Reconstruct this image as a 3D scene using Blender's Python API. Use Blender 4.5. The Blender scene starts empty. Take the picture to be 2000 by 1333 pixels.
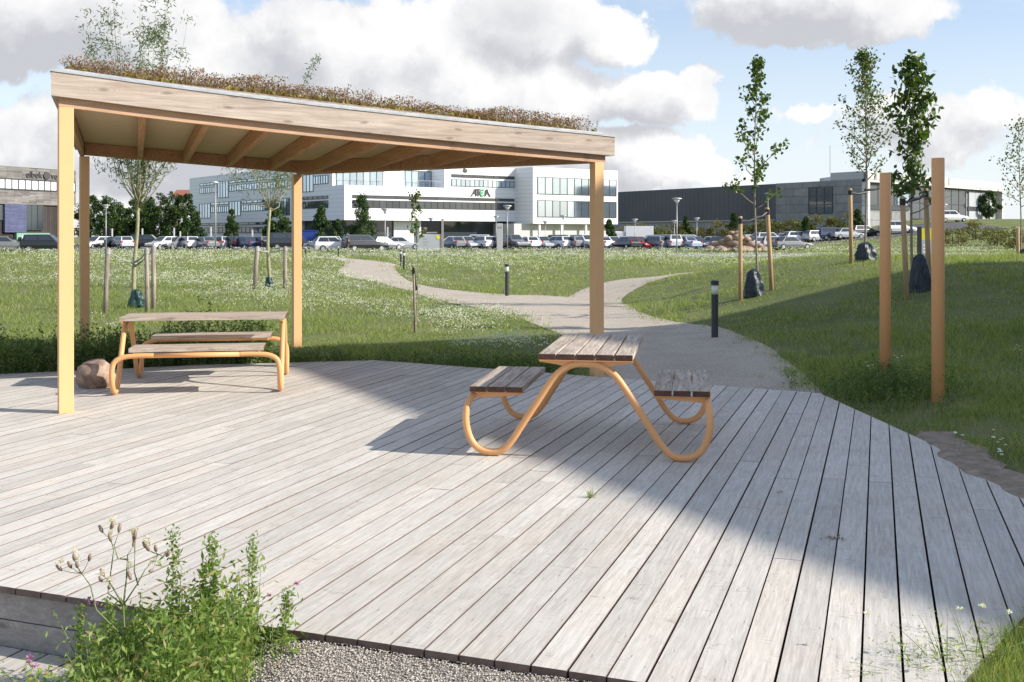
import bpy, bmesh, math, random
import numpy as np
from mathutils import Vector, Matrix
random.seed(7); rng = np.random.default_rng(7)
S = bpy.context.scene
COL = S.collection
F, HZ, CH = 2150.0, 460.0, 1.6          # focal length in photo pixels, horizon row, eye height

# ---------------------------------------------------------------- camera
cam = bpy.data.cameras.new('camera'); co = bpy.data.objects.new('camera', cam); COL.objects.link(co)
co.location = (0, 0, CH); co.rotation_euler = (math.pi/2, 0, 0)
cam.sensor_width = 36; cam.lens = F/2000*36; cam.shift_y = -(666.5-HZ)/2000
cam.clip_start = .05; cam.clip_end = 5000
S.camera = co
S.render.resolution_x = 1024; S.render.resolution_y = 682
S.view_settings.view_transform = 'Standard'; S.view_settings.look = 'None'
S.view_settings.exposure = 0.6; S.view_settings.gamma = 1

# ---------------------------------------------------------------- sun
SUNH = Vector((.97, -.22, 0)).normalized(); ELEV = math.radians(30)
sd = bpy.data.lights.new('sun', 'SUN'); sd.energy = 4.5; sd.angle = math.radians(.5); sd.color = (1, .94, .84)
so = bpy.data.objects.new('sun', sd); COL.objects.link(so)
sdir = -(SUNH*math.cos(ELEV)+Vector((0, 0, math.sin(ELEV))))
so.rotation_euler = sdir.to_track_quat('-Z', 'Y').to_euler()

# ---------------------------------------------------------------- sky
W = bpy.data.worlds.new('World'); S.world = W; W.use_nodes = True
nt = W.node_tree; nt.nodes.clear()
class NB:
    """tiny node-building helper"""
    def __init__(s, t): s.t = t
    def n(s, typ, **kw):
        x = s.t.nodes.new(typ)
        for k, v in kw.items(): setattr(x, k, v)
        return x
    def set(s, node, key, v):
        if v is None: return
        if hasattr(v, 'is_output') or isinstance(v, bpy.types.NodeSocket): s.t.links.new(v, node.inputs[key])
        else: node.inputs[key].default_value = v
    def m(s, op, a, b=None, c=None, clamp=False):
        x = s.n('ShaderNodeMath', operation=op); x.use_clamp = clamp
        s.set(x, 0, a); s.set(x, 1, b); s.set(x, 2, c); return x.outputs[0]
    def vm(s, op, a, b=None):
        x = s.n('ShaderNodeVectorMath', operation=op); s.set(x, 0, a); s.set(x, 1, b); return x.outputs[0]
    def comb(s, x_, y_, z_):
        x = s.n('ShaderNodeCombineXYZ'); s.set(x, 0, x_); s.set(x, 1, y_); s.set(x, 2, z_); return x.outputs[0]
    def noise(s, vec, scale, detail=4, rough=.55, dist=0, out=0):
        x = s.n('ShaderNodeTexNoise'); s.set(x, 'Vector', vec); s.set(x, 'Scale', scale); s.set(x, 'Detail', detail)
        s.set(x, 'Roughness', rough); s.set(x, 'Distortion', dist); return x.outputs[out]
    def mix(s, f, a, b, mode='MIX'):
        x = s.n('ShaderNodeMix', data_type='RGBA', blend_type=mode); s.set(x, 0, f)
        s.set(x, 6, a); s.set(x, 7, b); return x.outputs[2]
    def ramp(s, f, stops, interp='LINEAR'):
        x = s.n('ShaderNodeValToRGB'); s.set(x, 0, f); r = x.color_ramp; r.interpolation = interp
        while len(r.elements) < len(stops): r.elements.new(.5)
        for e, (p, c) in zip(r.elements, stops):
            e.position = p; e.color = (c, c, c, 1) if isinstance(c, (int, float)) else (*c, 1)
        return x.outputs[0]
    def mr(s, v, a, b, c=0., d=1., interp='LINEAR'):
        x = s.n('ShaderNodeMapRange', interpolation_type=interp)
        for i, q in enumerate((v, a, b, c, d)): s.set(x, i, q)
        return x.outputs[0]
nb = NB(nt)
sky = nb.n('ShaderNodeTexSky', sky_type='NISHITA'); sky.sun_disc = False
sky.sun_elevation = ELEV; sky.sun_rotation = math.atan2(SUNH.x, SUNH.y); sky.air_density = 1.0; sky.dust_density = .6; sky.ozone_density = 1.5
tc = nb.n('ShaderNodeTexCoord'); sep = nb.n('ShaderNodeSeparateXYZ'); nt.links.new(tc.outputs['Generated'], sep.inputs[0])
yy = nb.m('MAXIMUM', nb.m('ABSOLUTE', sep.outputs[1]), .05)
U = nb.m('DIVIDE', sep.outputs[0], yy); V = nb.m('DIVIDE', sep.outputs[2], yy)
UV0 = nb.comb(U, V, sep.outputs[1])
# the heaps of cloud: centre direction (in the same units as u, v), radii, weight
CL = [(100, 60, 420, 110, 1), (330, 130, 260, 90, .8), (60, 280, 260, 110, .8), (760, 130, 300, 150, 1.05), (1000, 190, 230, 90, 1.0), (620, 40, 160, 60, .8),
      (1030, 40, 170, 90, .85), (1200, 60, 70, 65, .9), (1270, 190, 120, 60, .85), (1350, 165, 50, 45, .8),
      (1230, 320, 130, 60, .9), (1330, 350, 90, 30, .7), (1610, 10, 220, 75, .8), (900, 300, 300, 60, .8), (1610, 235, 60, 28, .55),
      (1850, 260, 260, 60, .45), (400, 250, 300, 90, .8), (1450, 390, 120, 30, .5), (200, 400, 300, 60, .7)]
def cover(uv):
    wob = nb.vm('SCALE', nb.vm('SUBTRACT', nb.noise(uv, 9, 6, .62, 0, 1), (.5, .5, .5)), None)
    wob.node.inputs['Scale'].default_value = .095
    p = nb.vm('ADD', uv, wob); tot = None
    sp = nb.n('ShaderNodeSeparateXYZ'); nt.links.new(p, sp.inputs[0])
    for (x, y, rx, ry, w) in CL:
        a = nb.m('MULTIPLY', nb.m('SUBTRACT', sp.outputs[0], (x-1000)/F), F/rx)
        b = nb.m('MULTIPLY', nb.m('SUBTRACT', sp.outputs[1], (HZ-y)/F), F/ry)
        d = nb.m('ADD', nb.m('MULTIPLY', a, a), nb.m('MULTIPLY', b, b))
        g = nb.m('MULTIPLY', nb.m('SUBTRACT', 1.35, d, clamp=False), w)
        tot = g if tot is None else nb.m('SMOOTH_MAX', tot, g, .35)
    tot = nb.m('MAXIMUM', tot, -1.0)
    return nb.m('ADD', tot, nb.m('MULTIPLY', nb.m('SUBTRACT', nb.noise(uv, 7, 10, .6), .5), 3.0))
c0 = cover(UV0)
c1 = cover(nb.vm('ADD', UV0, (.022, .022, 0)))
mask = nb.mr(c0, .05, .42, 0, 1, 'SMOOTHSTEP')
lit = nb.mr(nb.m('SUBTRACT', c0, c1), -.7, .6, 0, 1, 'SMOOTHSTEP')
thick = nb.mr(c0, .5, 2.6, 0, 1)
big = nb.noise(UV0, 3.2, 3, .5)
def blobs(L):
    tot = None
    for (x, y, rx, ry, w) in L:
        a = nb.m('MULTIPLY', nb.m('SUBTRACT', U, (x-1000)/F), F/rx); b = nb.m('MULTIPLY', nb.m('SUBTRACT', V, (HZ-y)/F), F/ry)
        g = nb.m('MULTIPLY', nb.m('SUBTRACT', 1.0, nb.m('ADD', nb.m('MULTIPLY', a, a), nb.m('MULTIPLY', b, b)), clamp=True), w)
        tot = g if tot is None else nb.m('MAXIMUM', tot, g)
    return tot
grey = blobs([(80, 110, 330, 130, 1), (60, 250, 260, 60, .6), (560, 130, 170, 60, .6), (1020, 60, 170, 90, .9), (1520, 40, 170, 50, .7), (1230, 230, 120, 60, .5), (420, 350, 300, 60, .7), (1700, 250, 260, 40, .3)])
fine = nb.noise(UV0, 16, 8, .62)
shade = nb.m('ADD', nb.m('MULTIPLY', lit, .62), nb.m('MULTIPLY', nb.mr(big, .35, .62, 1, 0), .30))
shade = nb.m('ADD', shade, nb.m('MULTIPLY', nb.m('SUBTRACT', fine, .5), .9))
shade = nb.m('SUBTRACT', shade, nb.m('MULTIPLY', grey, .44), clamp=True)
ccol = nb.ramp(shade, [(0, (4.2, 4.3, 4.6)), (.35, (5.4, 5.45, 5.65)), (.65, (6.7, 6.7, 6.75)), (1, (8.3, 8.2, 8.1))])
veil = nb.mr(nb.noise(nb.vm('MULTIPLY', UV0, (1, 3.5, 1)), 5, 6, .6), .35, .75, .12, .5)
low = nb.mr(V, .0, .26, .85, .1)
skyb = nb.mix(1.0, sky.outputs[0], (1.22, 1.2, 1.27, 1), 'MULTIPLY')
skyv = nb.mix(nb.m('MAXIMUM', veil, low), skyb, (6.3, 6.8, 7.3, 1))
fin = nb.mix(mask, skyv, ccol)
up = nb.mr(sep.outputs[2], -.02, .0, 0, 1)
fin = nb.mix(up, (1.0, 1.1, .8, 1), fin)
bg = nb.n('ShaderNodeBackground'); bg.inputs[1].default_value = .095
wo = nb.n('ShaderNodeOutputWorld'); nt.links.new(fin, bg.inputs[0]); nt.links.new(bg.outputs[0], wo.inputs[0])

# ---------------------------------------------------------------- materials
def mat(name, col, rough=.6, metal=0, fn=None, spec=.5, trans=None):
    m = bpy.data.materials.new(name); m.use_nodes = True; t = m.node_tree; b = t.nodes['Principled BSDF']; q = NB(t)
    b.inputs['Base Color'].default_value = (*col, 1); b.inputs['Roughness'].default_value = rough
    b.inputs['Metallic'].default_value = metal; b.inputs['Specular IOR Level'].default_value = spec
    if fn: fn(q, b)
    return m
def bump(q, b, h, strength=.3, dist=.01):
    x = q.n('ShaderNodeBump'); q.set(x, 'Height', h); x.inputs['Strength'].default_value = strength; x.inputs['Distance'].default_value = dist
    q.t.links.new(x.outputs[0], b.inputs['Normal'])
def island(q): return q.n('ShaderNodeNewGeometry').outputs['Random Per Island']
def objc(q): return q.n('ShaderNodeTexCoord').outputs['Object']
def wood(name, c_lo, c_hi, axis=1, knots=.35, rough=.8, dirt=None, var=.12, ends=None, scale=1.0, ks=1.0, flat=2, gs=1.0, cracks=0, kt=.55, kr=1.0):
    def fn(q, b):
        isl = island(q); oc = objc(q)
        off = q.vm('ADD', oc, q.comb(q.m('MULTIPLY', isl, 37.0), q.m('MULTIPLY', isl, 91.0), q.m('MULTIPLY', isl, 13.0)))
        k = [gs*26*scale]*3; k[axis] = gs*1.6*scale
        st = q.vm('MULTIPLY', off, tuple(k))
        g1 = q.noise(st, 1.0, 6, .65, .6); k2 = [110*gs*scale]*3; k2[axis] = 5*gs*scale
        g2 = q.noise(q.vm('MULTIPLY', off, tuple(k2)), 1.0, 3, .6)
        big = q.noise(off, 1.6, 4, .6)
        v = q.m('ADD', q.m('MULTIPLY', g1, .6), q.m('ADD', q.m('MULTIPLY', g2, .25), q.m('MULTIPLY', big, .15)))
        f = q.mr(v, .36, .62, 0, 1)
        c = q.mix(f, (*c_lo, 1), (*c_hi, 1))
        c = q.mix(1.0, c, q.comb(*[q.mr(isl, 0, 1, 1-var, 1+var*.55)]*3), 'MULTIPLY')
        hue = q.noise(off, .9, 2, .5)
        c = q.mix(q.mr(hue, .5, .72, 0, .35), c, q.mix(1.0, c, (1.06, .95, .86, 1), 'MULTIPLY'))
        # knots
        vk = q.n('ShaderNodeTexVoronoi', feature='F1', voronoi_dimensions='2D'); so_ = q.n('ShaderNodeSeparateXYZ'); q.t.links.new(off, so_.inputs[0])
        ia, ib = axis, (1 if flat == 2 and axis == 0 else 0 if flat == 2 else 2)
        wv = q.m('MULTIPLY', q.m('SUBTRACT', g1, .5), .25)
        q.set(vk, 'Vector', q.comb(q.m('ADD', q.m('MULTIPLY', so_.outputs[ia], 2.2*ks), wv), q.m('MULTIPLY', so_.outputs[ib], 6.5*ks), 0)); q.set(vk, 'Scale', 1.0); q.set(vk, 'Randomness', 1.0)
        rk = q.m('GREATER_THAN', q.n('ShaderNodeSeparateColor').outputs[0], kt)
        sc = rk.node.inputs[0].links[0].from_node; q.t.links.new(vk.outputs['Color'], sc.inputs[0])
        kn = q.m('MULTIPLY', q.mr(vk.outputs['Distance'], .04*kr, .11*kr, 1, 0, 'SMOOTHSTEP'), rk)
        ringd = q.m('SINE', q.m('MULTIPLY', vk.outputs['Distance'], 75.0))
        ring = q.m('MULTIPLY', q.m('MULTIPLY', q.mr(vk.outputs['Distance'], .1, .34*kr, 1, 0), rk), q.mr(ringd, .1, 1, 0, .45))
        c = q.mix(q.m('MULTIPLY', q.m('MAXIMUM', kn, ring), knots, clamp=True), c, (c_lo[0]*.45, c_lo[1]*.42, c_lo[2]*.4, 1))
        if cracks:
            ck = [4.0, 4.0, 4.0]; ck[axis] = 26.0
            cn = q.noise(q.vm('MULTIPLY', off, tuple(ck)), 1.0, 3, .5, .8); msk = q.mr(q.noise(off, 5.0, 2, .5), .54, .62, 0, 1)
            line = q.m('MULTIPLY', q.mr(q.m('ABSOLUTE', q.m('SUBTRACT', cn, .5)), .0, .018, 1, 0), msk)
            c = q.mix(q.m('MULTIPLY', line, cracks), c, (.16, .14, .12, 1))
        if dirt:
            dn = q.noise(oc, .55, 5, .6); c = q.mix(q.mr(dn, .52, .75, 0, dirt), c, (c_lo[0]*.8, c_lo[1]*.78, c_lo[2]*.7, 1))
            sp = q.n('ShaderNodeTexVoronoi', feature='F1'); q.set(sp, 'Vector', oc); q.set(sp, 'Scale', 16.0)
            spm = q.m('MULTIPLY', q.m('LESS_THAN', sp.outputs['Distance'], .08), q.m('GREATER_THAN', q.noise(oc, 1.3, 3, .5), .52))
            c = q.mix(q.m('MULTIPLY', spm, .55), c, (.16, .13, .11, 1))
        q.t.links.new(c, b.inputs['Base Color'])
        bump(q, b, q.m('SUBTRACT', v, q.m('MULTIPLY', kn, .5)), .45, .004)
    return mat(name, c_hi, rough, 0, fn, .25)
def leafm(name, stops, trans=.35, rough=.55):
    m = bpy.data.materials.new(name); m.use_nodes = True; t = m.node_tree; q = NB(t); b = t.nodes['Principled BSDF']
    r = q.ramp(island(q), stops); q.set(b, 'Base Color', r); b.inputs['Roughness'].default_value = rough; b.inputs['Specular IOR Level'].default_value = .3
    tr = q.n('ShaderNodeBsdfTranslucent'); q.set(tr, 'Color', q.mix(1.0, r, (1.5, 1.6, .6, 1), 'MULTIPLY'))
    mx = q.n('ShaderNodeMixShader'); mx.inputs[0].default_value = trans
    t.links.new(b.outputs[0], mx.inputs[1]); t.links.new(tr.outputs[0], mx.inputs[2]); t.links.new(mx.outputs[0], t.nodes['Material Output'].inputs[0])
    return m
def mottled(name, a, bcol, scale=5, rough=.7, bs=.3, bd=.01, spec=.4, metal=0, detail=6):
    def fn(q, b):
        n = q.noise(objc(q), scale, detail, .6)
        q.set(b, 'Base Color', q.mix(q.mr(n, .3, .7), (*a, 1), (*bcol, 1)))
        if bs: bump(q, b, n, bs, bd)
    return mat(name, a, rough, metal, fn, spec)
def paint(name, col, rough=.42):
    def fn(q, b):
        n = q.noise(objc(q), 3.0, 6, .6); n2 = q.noise(objc(q), 60.0, 3, .6)
        q.set(b, 'Base Color', q.mix(q.mr(n, .35, .75, 0, .35), (*col, 1), (col[0]*.85, col[1]*.8, col[2]*.75, 1)))
        q.set(b, 'Roughness', q.mr(n, .3, .7, rough-.06, rough+.12)); bump(q, b, n2, .08, .002)
    return mat(name, col, rough, 0, fn, .4)
M = {}
M['deck'] = wood('weathered_deck_wood', (.45, .415, .37), (.685, .645, .58), 1, .22, .78, .35, .13, gs=2.3, ks=2.2, cracks=.5)
M['riser'] = wood('riser_wood', (.24, .215, .20), (.40, .37, .35), 0, .6, .8, None, .1, flat=1)
M['fascia'] = wood('fascia_wood', (.31, .25, .205), (.58, .49, .41), 0, .55, .75, None, .04, scale=.8, ks=.9, flat=1, kt=.3, kr=1.1)
M['beam'] = wood('beam_wood', (.42, .25, .145), (.62, .41, .27), 0, .3, .7, None, .05)
M['rafter'] = wood('rafter_wood', (.36, .18, .09), (.56, .32, .17), 1, .3, .7, None, .05)
M['table'] = wood('table_wood', (.21, .155, .12), (.64, .55, .455), 1, .3, .65, None, .16, scale=1.4)
M['tableside'] = mottled('table_wood_end', (.06, .025, .018), (.13, .06, .042), 20, .6)
M['stake'] = wood('stake_wood', (.34, .22, .12), (.58, .40, .23), 2, .4, .8)
M['graystake'] = wood('bark_stake_wood', (.11, .085, .07), (.46, .40, .34), 2, .6, .9, scale=.7)
def plyfn(q, b):
    n = q.noise(q.vm('MULTIPLY', objc(q), (3, 30, 3)), 1, 5, .6)
    q.set(b, 'Base Color', q.mix(q.mr(n, .3, .7), (.58, .43, .26, 1), (.66, .51, .33, 1)))
M['ply'] = mat('plywood', (.46, .39, .2), .75, 0, plyfn, .2)
M['orange'] = paint('orange_steel_paint', (.78, .40, .17))
M['postpaint'] = paint('yellow_post_paint', (.80, .485, .235), .5)
M['trim'] = mottled('zinc_trim', (.40, .41, .42), (.66, .66, .66), 8, .35, .05, .002, .5, .5)
M['dark'] = mottled('dark_grey_metal', (.035, .037, .042), (.05, .052, .056), 20, .45, .05)
M['black'] = mat('black_plastic', (.014, .014, .016), .5)
M['lampgrey'] = mat('galvanised_grey', (.36, .37, .38), .45, .3)
M['white'] = mat('white_paint', (.8, .8, .8), .5)
M['frost'] = mat('frosted_glass', (.72, .75, .76), .25)
M['bag'] = mottled('dark_bag_plastic', (.010, .018, .028), (.028, .045, .06), 12, .38, .8, .02)
M['greenbag'] = mottled('green_bag_plastic', (.008, .03, .028), (.02, .07, .06), 12, .4, .8, .02)
M['bark'] = mottled('young_bark', (.20, .17, .13), (.34, .30, .24), 30, .85, .5)
M['willowbark'] = mottled('willow_bark', (.22, .21, .12), (.38, .36, .22), 20, .8, .4)
M['darkbark'] = mottled('dark_bark', (.06, .05, .04), (.12, .10, .08), 20, .9, .5)
M['stem'] = mottled('green_stem', (.12, .17, .06), (.22, .26, .10), 15, .7, .1)
def rockfn(q, b):
    n = q.noise(objc(q), 7, 8, .65); n2 = q.noise(objc(q), 60, 3, .6)
    c = q.ramp(n, [(.32, (.16, .10, .075)), (.46, (.30, .20, .145)), (.62, (.44, .335, .26))]); q.set(b, 'Base Color', q.mix(q.mr(n2, .55, .7, 0, .5), c, (.15, .13, .12, 1)))
    bump(q, b, q.m('ADD', n, q.m('MULTIPLY', n2, .2)), .7, .03)
M['rock'] = mat('rock', (.4, .3, .25), .85, 0, rockfn, .3)
def grassground(q, b):
    oc = objc(q); n = q.noise(oc, .35, 6, .65); n2 = q.noise(oc, 4, 6, .7); n3 = q.noise(oc, 40, 3, .6)
    c = q.mix(q.mr(n, .35, .68), (.14, .18, .06, 1), (.26, .27, .12, 1))
    c = q.mix(q.mr(n2, .5, .75, 0, .75), c, (.30, .26, .17, 1))
    c = q.mix(q.mr(q.noise(oc, .9, 4, .6), .64, .72, 0, .8), c, (.27, .22, .16, 1))
    c = q.mix(q.mr(n3, .35, .65, 0, .45), c, (.11, .13, .05, 1))
    q.set(b, 'Base Color', c); bump(q, b, q.m('ADD', n2, n3), .9, .05)
M['ground'] = mat('meadow_ground', (.1, .13, .05), .95, 0, grassground, .1)
def gravelfn(s1, lo, hi):
    def fn(q, b):
        oc = objc(q); v = q.n('ShaderNodeTexVoronoi', feature='F1'); q.set(v, 'Vector', oc); q.set(v, 'Scale', s1)
        sc = q.n('ShaderNodeSeparateColor'); q.t.links.new(v.outputs['Color'], sc.inputs[0])
        c = q.mix(sc.outputs[0], (*lo, 1), (*hi, 1)); n = q.noise(oc, 1.1, 6, .65)
        c = q.mix(q.mr(n, .45, .7, 0, .5), c, (lo[0]*.85, lo[1]*.82, lo[2]*.78, 1))
        c = q.mix(q.mr(v.outputs['Distance'], .3, .7, 0, .45), c, (lo[0]*.4, lo[1]*.4, lo[2]*.4, 1))
        q.set(b, 'Base Color', c); bump(q, b, q.m('ADD', q.m('MULTIPLY', v.outputs['Distance'], -1.0), n), .7, .01)
    return fn
M['gravel'] = mat('path_gravel', (.4, .36, .32), .95, 0, gravelfn(70, (.45, .385, .315), (.68, .60, .50)), .2)
M['gravelbase'] = mat('foreground_gravel', (.3, .27, .25), .95, 0, gravelfn(85, (.16, .14, .12), (.46, .41, .36)), .2)
def pebfn(q, b):
    q.set(b, 'Base Color', q.ramp(island(q), [(0, (.24, .21, .19)), (.2, (.37, .33, .29)), (.5, (.48, .43, .37)), (.75, (.58, .52, .46)), (.92, (.66, .62, .56)), (1, (.40, .27, .20))]))
M['pebble'] = mat('pebbles', (.4, .36, .3), .75, 0, pebfn, .3)
M['asphalt'] = mottled('asphalt', (.07, .07, .072), (.12, .12, .12), 6, .9, .3)
M['road'] = mottled('road_asphalt', (.20, .20, .205), (.28, .28, .28), 3, .9, .2)
M['kerb'] = mottled('kerb_concrete', (.30, .30, .29), (.42, .41, .40), 5, .85, .2)
def soilfn(q, b):
    oc = objc(q); n = q.noise(oc, 8, 8, .7); q.set(b, 'Base Color', q.mix(q.mr(n, .35, .65), (.22, .17, .125, 1), (.42, .34, .27, 1))); bump(q, b, n, .9, .03)
M['soil'] = mat('bare_soil', (.2, .17, .13), .95, 0, soilfn, .1)
def cladfn(step, col):
    def fn(q, b):
        oc = objc(q); s = q.n('ShaderNodeSeparateXYZ'); q.t.links.new(oc, s.inputs[0])
        fz = q.m('FRACT', q.m('DIVIDE', s.outputs[2], step)); g = q.m('LESS_THAN', fz, .06)
        n = q.noise(oc, .4, 3, .5)
        c = q.mix(q.mr(n, .3, .7, 0, .25), (*col, 1), (col[0]*.93, col[1]*.94, col[2]*.96, 1))
        q.set(b, 'Base Color', q.mix(q.m('MULTIPLY', g, .55), c, (.25, .26, .28, 1)))
    return fn
M['wclad'] = mat('white_cladding', (.8, .8, .8), .45, 0, cladfn(.62, (.84, .84, .84)), .4)
M['gslat'] = mat('grey_slat_wall', (.5, .5, .5), .6, 0, cladfn(.25, (.55, .54, .52)), .3)
def panelfn(col, sx, sz, var=.12):
    def fn(q, b):
        oc = objc(q); s = q.n('ShaderNodeSeparateXYZ'); q.t.links.new(oc, s.inputs[0])
        u = q.m('SUBTRACT', q.m('MULTIPLY', s.outputs[0], .6), q.m('MULTIPLY', s.outputs[1], .8))
        br = q.n('ShaderNodeTexBrick'); q.set(br, 'Vector', q.comb(u, s.outputs[2], 0)); q.set(br, 'Scale', 1.0)
        br.inputs['Brick Width'].default_value = sx; br.inputs['Row Height'].default_value = sz; br.inputs['Mortar Size'].default_value = .012*max(1, sx)
        q.set(br, 'Color1', (col[0]*(1-var), col[1]*(1-var), col[2]*(1-var), 1)); q.set(br, 'Color2', (*[min(1, c*(1+var)) for c in col], 1)); q.set(br, 'Mortar', (col[0]*.5, col[1]*.5, col[2]*.5, 1))
        n = q.noise(oc, 1.3, 5, .6)
        q.set(b, 'Base Color', q.mix(1.0, br.outputs[0], q.comb(*[q.mr(n, .3, .7, .82, 1.1)]*3), 'MULTIPLY'))
    return fn
M['concrete'] = mat('concrete_panels', (.3, .3, .3), .8, 0, panelfn((.27, .275, .275), 3.4, 1.3), .2)
M['paleconcrete'] = mat('pale_concrete', (.6, .6, .58), .8, 0, panelfn((.62, .61, .58), 4, 2), .2)
M['brick'] = mat('grey_brick', (.3, .28, .26), .85, 0, panelfn((.20, .19, .18), .9, .16, .3), .2)
M['bluebrick'] = mat('blue_brick', (.2, .22, .38), .8, 0, panelfn((.10, .11, .20), .9, .16, .15), .2)
M['brownslat'] = mat('brown_slats', (.1, .08, .07), .8, 0, panelfn((.055, .048, .045), .14, 8, .25), .2)
def ribfn(q, b):
    oc = objc(q); s = q.n('ShaderNodeSeparateXYZ'); q.t.links.new(oc, s.inputs[0])
    f = q.m('FRACT', q.m('MULTIPLY', s.outputs[0], 1.7)); g = q.m('LESS_THAN', f, .18); n = q.noise(oc, .15, 3, .5)
    c = q.mix(q.mr(n, .3, .7), (.055, .062, .072, 1), (.07, .078, .09, 1)); q.set(b, 'Base Color', q.mix(q.m('MULTIPLY', g, .5), c, (.035, .04, .047, 1)))
M['darkclad'] = mat('dark_metal_cladding', (.06, .067, .078), .5, .2, ribfn, .4)
def glassfn(col, metal, lo=.5):
    def fn(q, b):
        isl = island(q); n = q.noise(objc(q), .5, 3, .5)
        q.set(b, 'Base Color', q.mix(q.m('MULTIPLY', isl, .6), (*col, 1), (col[0]*lo, col[1]*lo, col[2]*lo, 1))); q.set(b, 'Roughness', q.mr(n, .3, .7, .03, .09))
    return fn
M['glassblue'] = mat('reflective_blue_glass', (.3, .45, .55), .05, .85, glassfn((.52, .64, .76), .8))
M['glassdark'] = mat('dark_window_glass', (.04, .05, .06), .06, 0, glassfn((.06, .075, .09), 0, .3), .8)
M['blind'] = mat('white_window_blind', (.78, .79, .80), .5)
M['frame'] = mat('dark_window_frame', (.04, .045, .05), .5)
M['green'] = mat('green_panel', (.16, .30, .22), .6)
M['yellow'] = mat('yellow_sign_paint', (.75, .62, .03), .5)
M['signgrey'] = mat('sign_grey', (.42, .44, .47), .5)
M['roofred'] = mat('red_tiles', (.30, .11, .07), .8)
M['lettergreen'] = mat('green_letter', (.05, .42, .16), .5)
M['letterdark'] = mat('dark_letter', (.06, .055, .06), .5)
M['tyre'] = mat('tyre_rubber', (.02, .02, .02), .85)
M['rim'] = mat('alloy_rim', (.5, .5, .52), .35, .7)
M['carglass'] = mat('car_glass', (.03, .04, .045), .05, 0, None, 1.0)
M['headlight'] = mat('headlight_glass', (.7, .72, .74), .1)
M['taillight'] = mat('taillight_red', (.42, .02, .02), .2)
CARCOL = {'white': (.78, .78, .78), 'silver': (.45, .47, .49), 'grey': (.18, .19, .20), 'black': (.018, .019, .022), 'dark blue': (.03, .05, .10), 'red': (.35, .02, .025), 'pale blue': (.30, .38, .48)}
for k, c in CARCOL.items():
    m = mat('car_paint_'+k.replace(' ', '_'), c, .28, 0, None, .6); m.node_tree.nodes['Principled BSDF'].inputs['Coat Weight'].default_value = .6; M['car_'+k] = m
M['grass'] = leafm('grass_blades', [(0, (.085, .138, .03)), (.3, (.16, .235, .05)), (.6, (.25, .315, .085)), (.82, (.37, .37, .165)), (1, (.52, .46, .29))], .4)
M['weed'] = leafm('weed_leaves', [(0, (.05, .095, .025)), (.6, (.12, .18, .05)), (1, (.22, .25, .09))], .3)
M['herb'] = leafm('herb_leaves', [(0, (.09, .16, .035)), (.5, (.19, .28, .065)), (.85, (.31, .38, .12)), (1, (.38, .28, .14))], .4)
M['leafdark'] = leafm('dark_leaves', [(0, (.04, .075, .016)), (.6, (.085, .14, .03)), (1, (.15, .21, .05))], .35, .4)
M['leafmid'] = leafm('mid_leaves', [(0, (.05, .095, .018)), (.6, (.10, .15, .03)), (.9, (.18, .20, .05)), (1, (.24, .15, .06))], .3, .45)
M['leafwillow'] = leafm('willow_leaves', [(0, (.07, .11, .05)), (1, (.17, .22, .11))], .3)
M['leaftree'] = leafm('tree_crown_leaves', [(0, (.018, .042, .010)), (.6, (.045, .085, .018)), (1, (.085, .125, .03))], .2)
M['leaffir'] = leafm('young_tree_leaves', [(0, (.025, .055, .015)), (1, (.07, .12, .03))], .2)
M['leafshrub'] = leafm('shrub_leaves', [(0, (.07, .09, .02)), (.6, (.15, .16, .04)), (1, (.24, .17, .07))], .25)
M['sedum'] = leafm('sedum_stalks', [(0, (.15, .085, .06)), (.35, (.26, .155, .11)), (.7, (.34, .23, .17)), (.88, (.24, .17, .08)), (1, (.42, .32, .09))], .25)
M['sedumlow'] = leafm('sedum_low', [(0, (.20, .19, .04)), (.5, (.36, .31, .06)), (1, (.26, .13, .07))], .25)
M['petal'] = leafm('white_petals', [(0, (.62, .62, .56)), (1, (.82, .82, .78))], .3)
M['pink'] = leafm('pink_petals', [(0, (.40, .12, .34)), (1, (.62, .30, .52))], .3)
M['seed'] = leafm('thistle_seed_head', [(0, (.22, .155, .12)), (1, (.36, .27, .21))], .1)
M['fluff'] = leafm('thistle_fluff', [(0, (.62, .55, .52)), (1, (.75, .70, .68))], .4)
M['skin'] = mat('skin', (.45, .27, .2), .6); M['cloth'] = mat('dark_cloth', (.02, .02, .025), .9); M['trouser'] = mat('trousers', (.10, .09, .10), .9); M['hair'] = mat('hair', (.03, .02, .015), .8)
M['blue'] = mat('blue_paint', (.03, .08, .35), .4)

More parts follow.
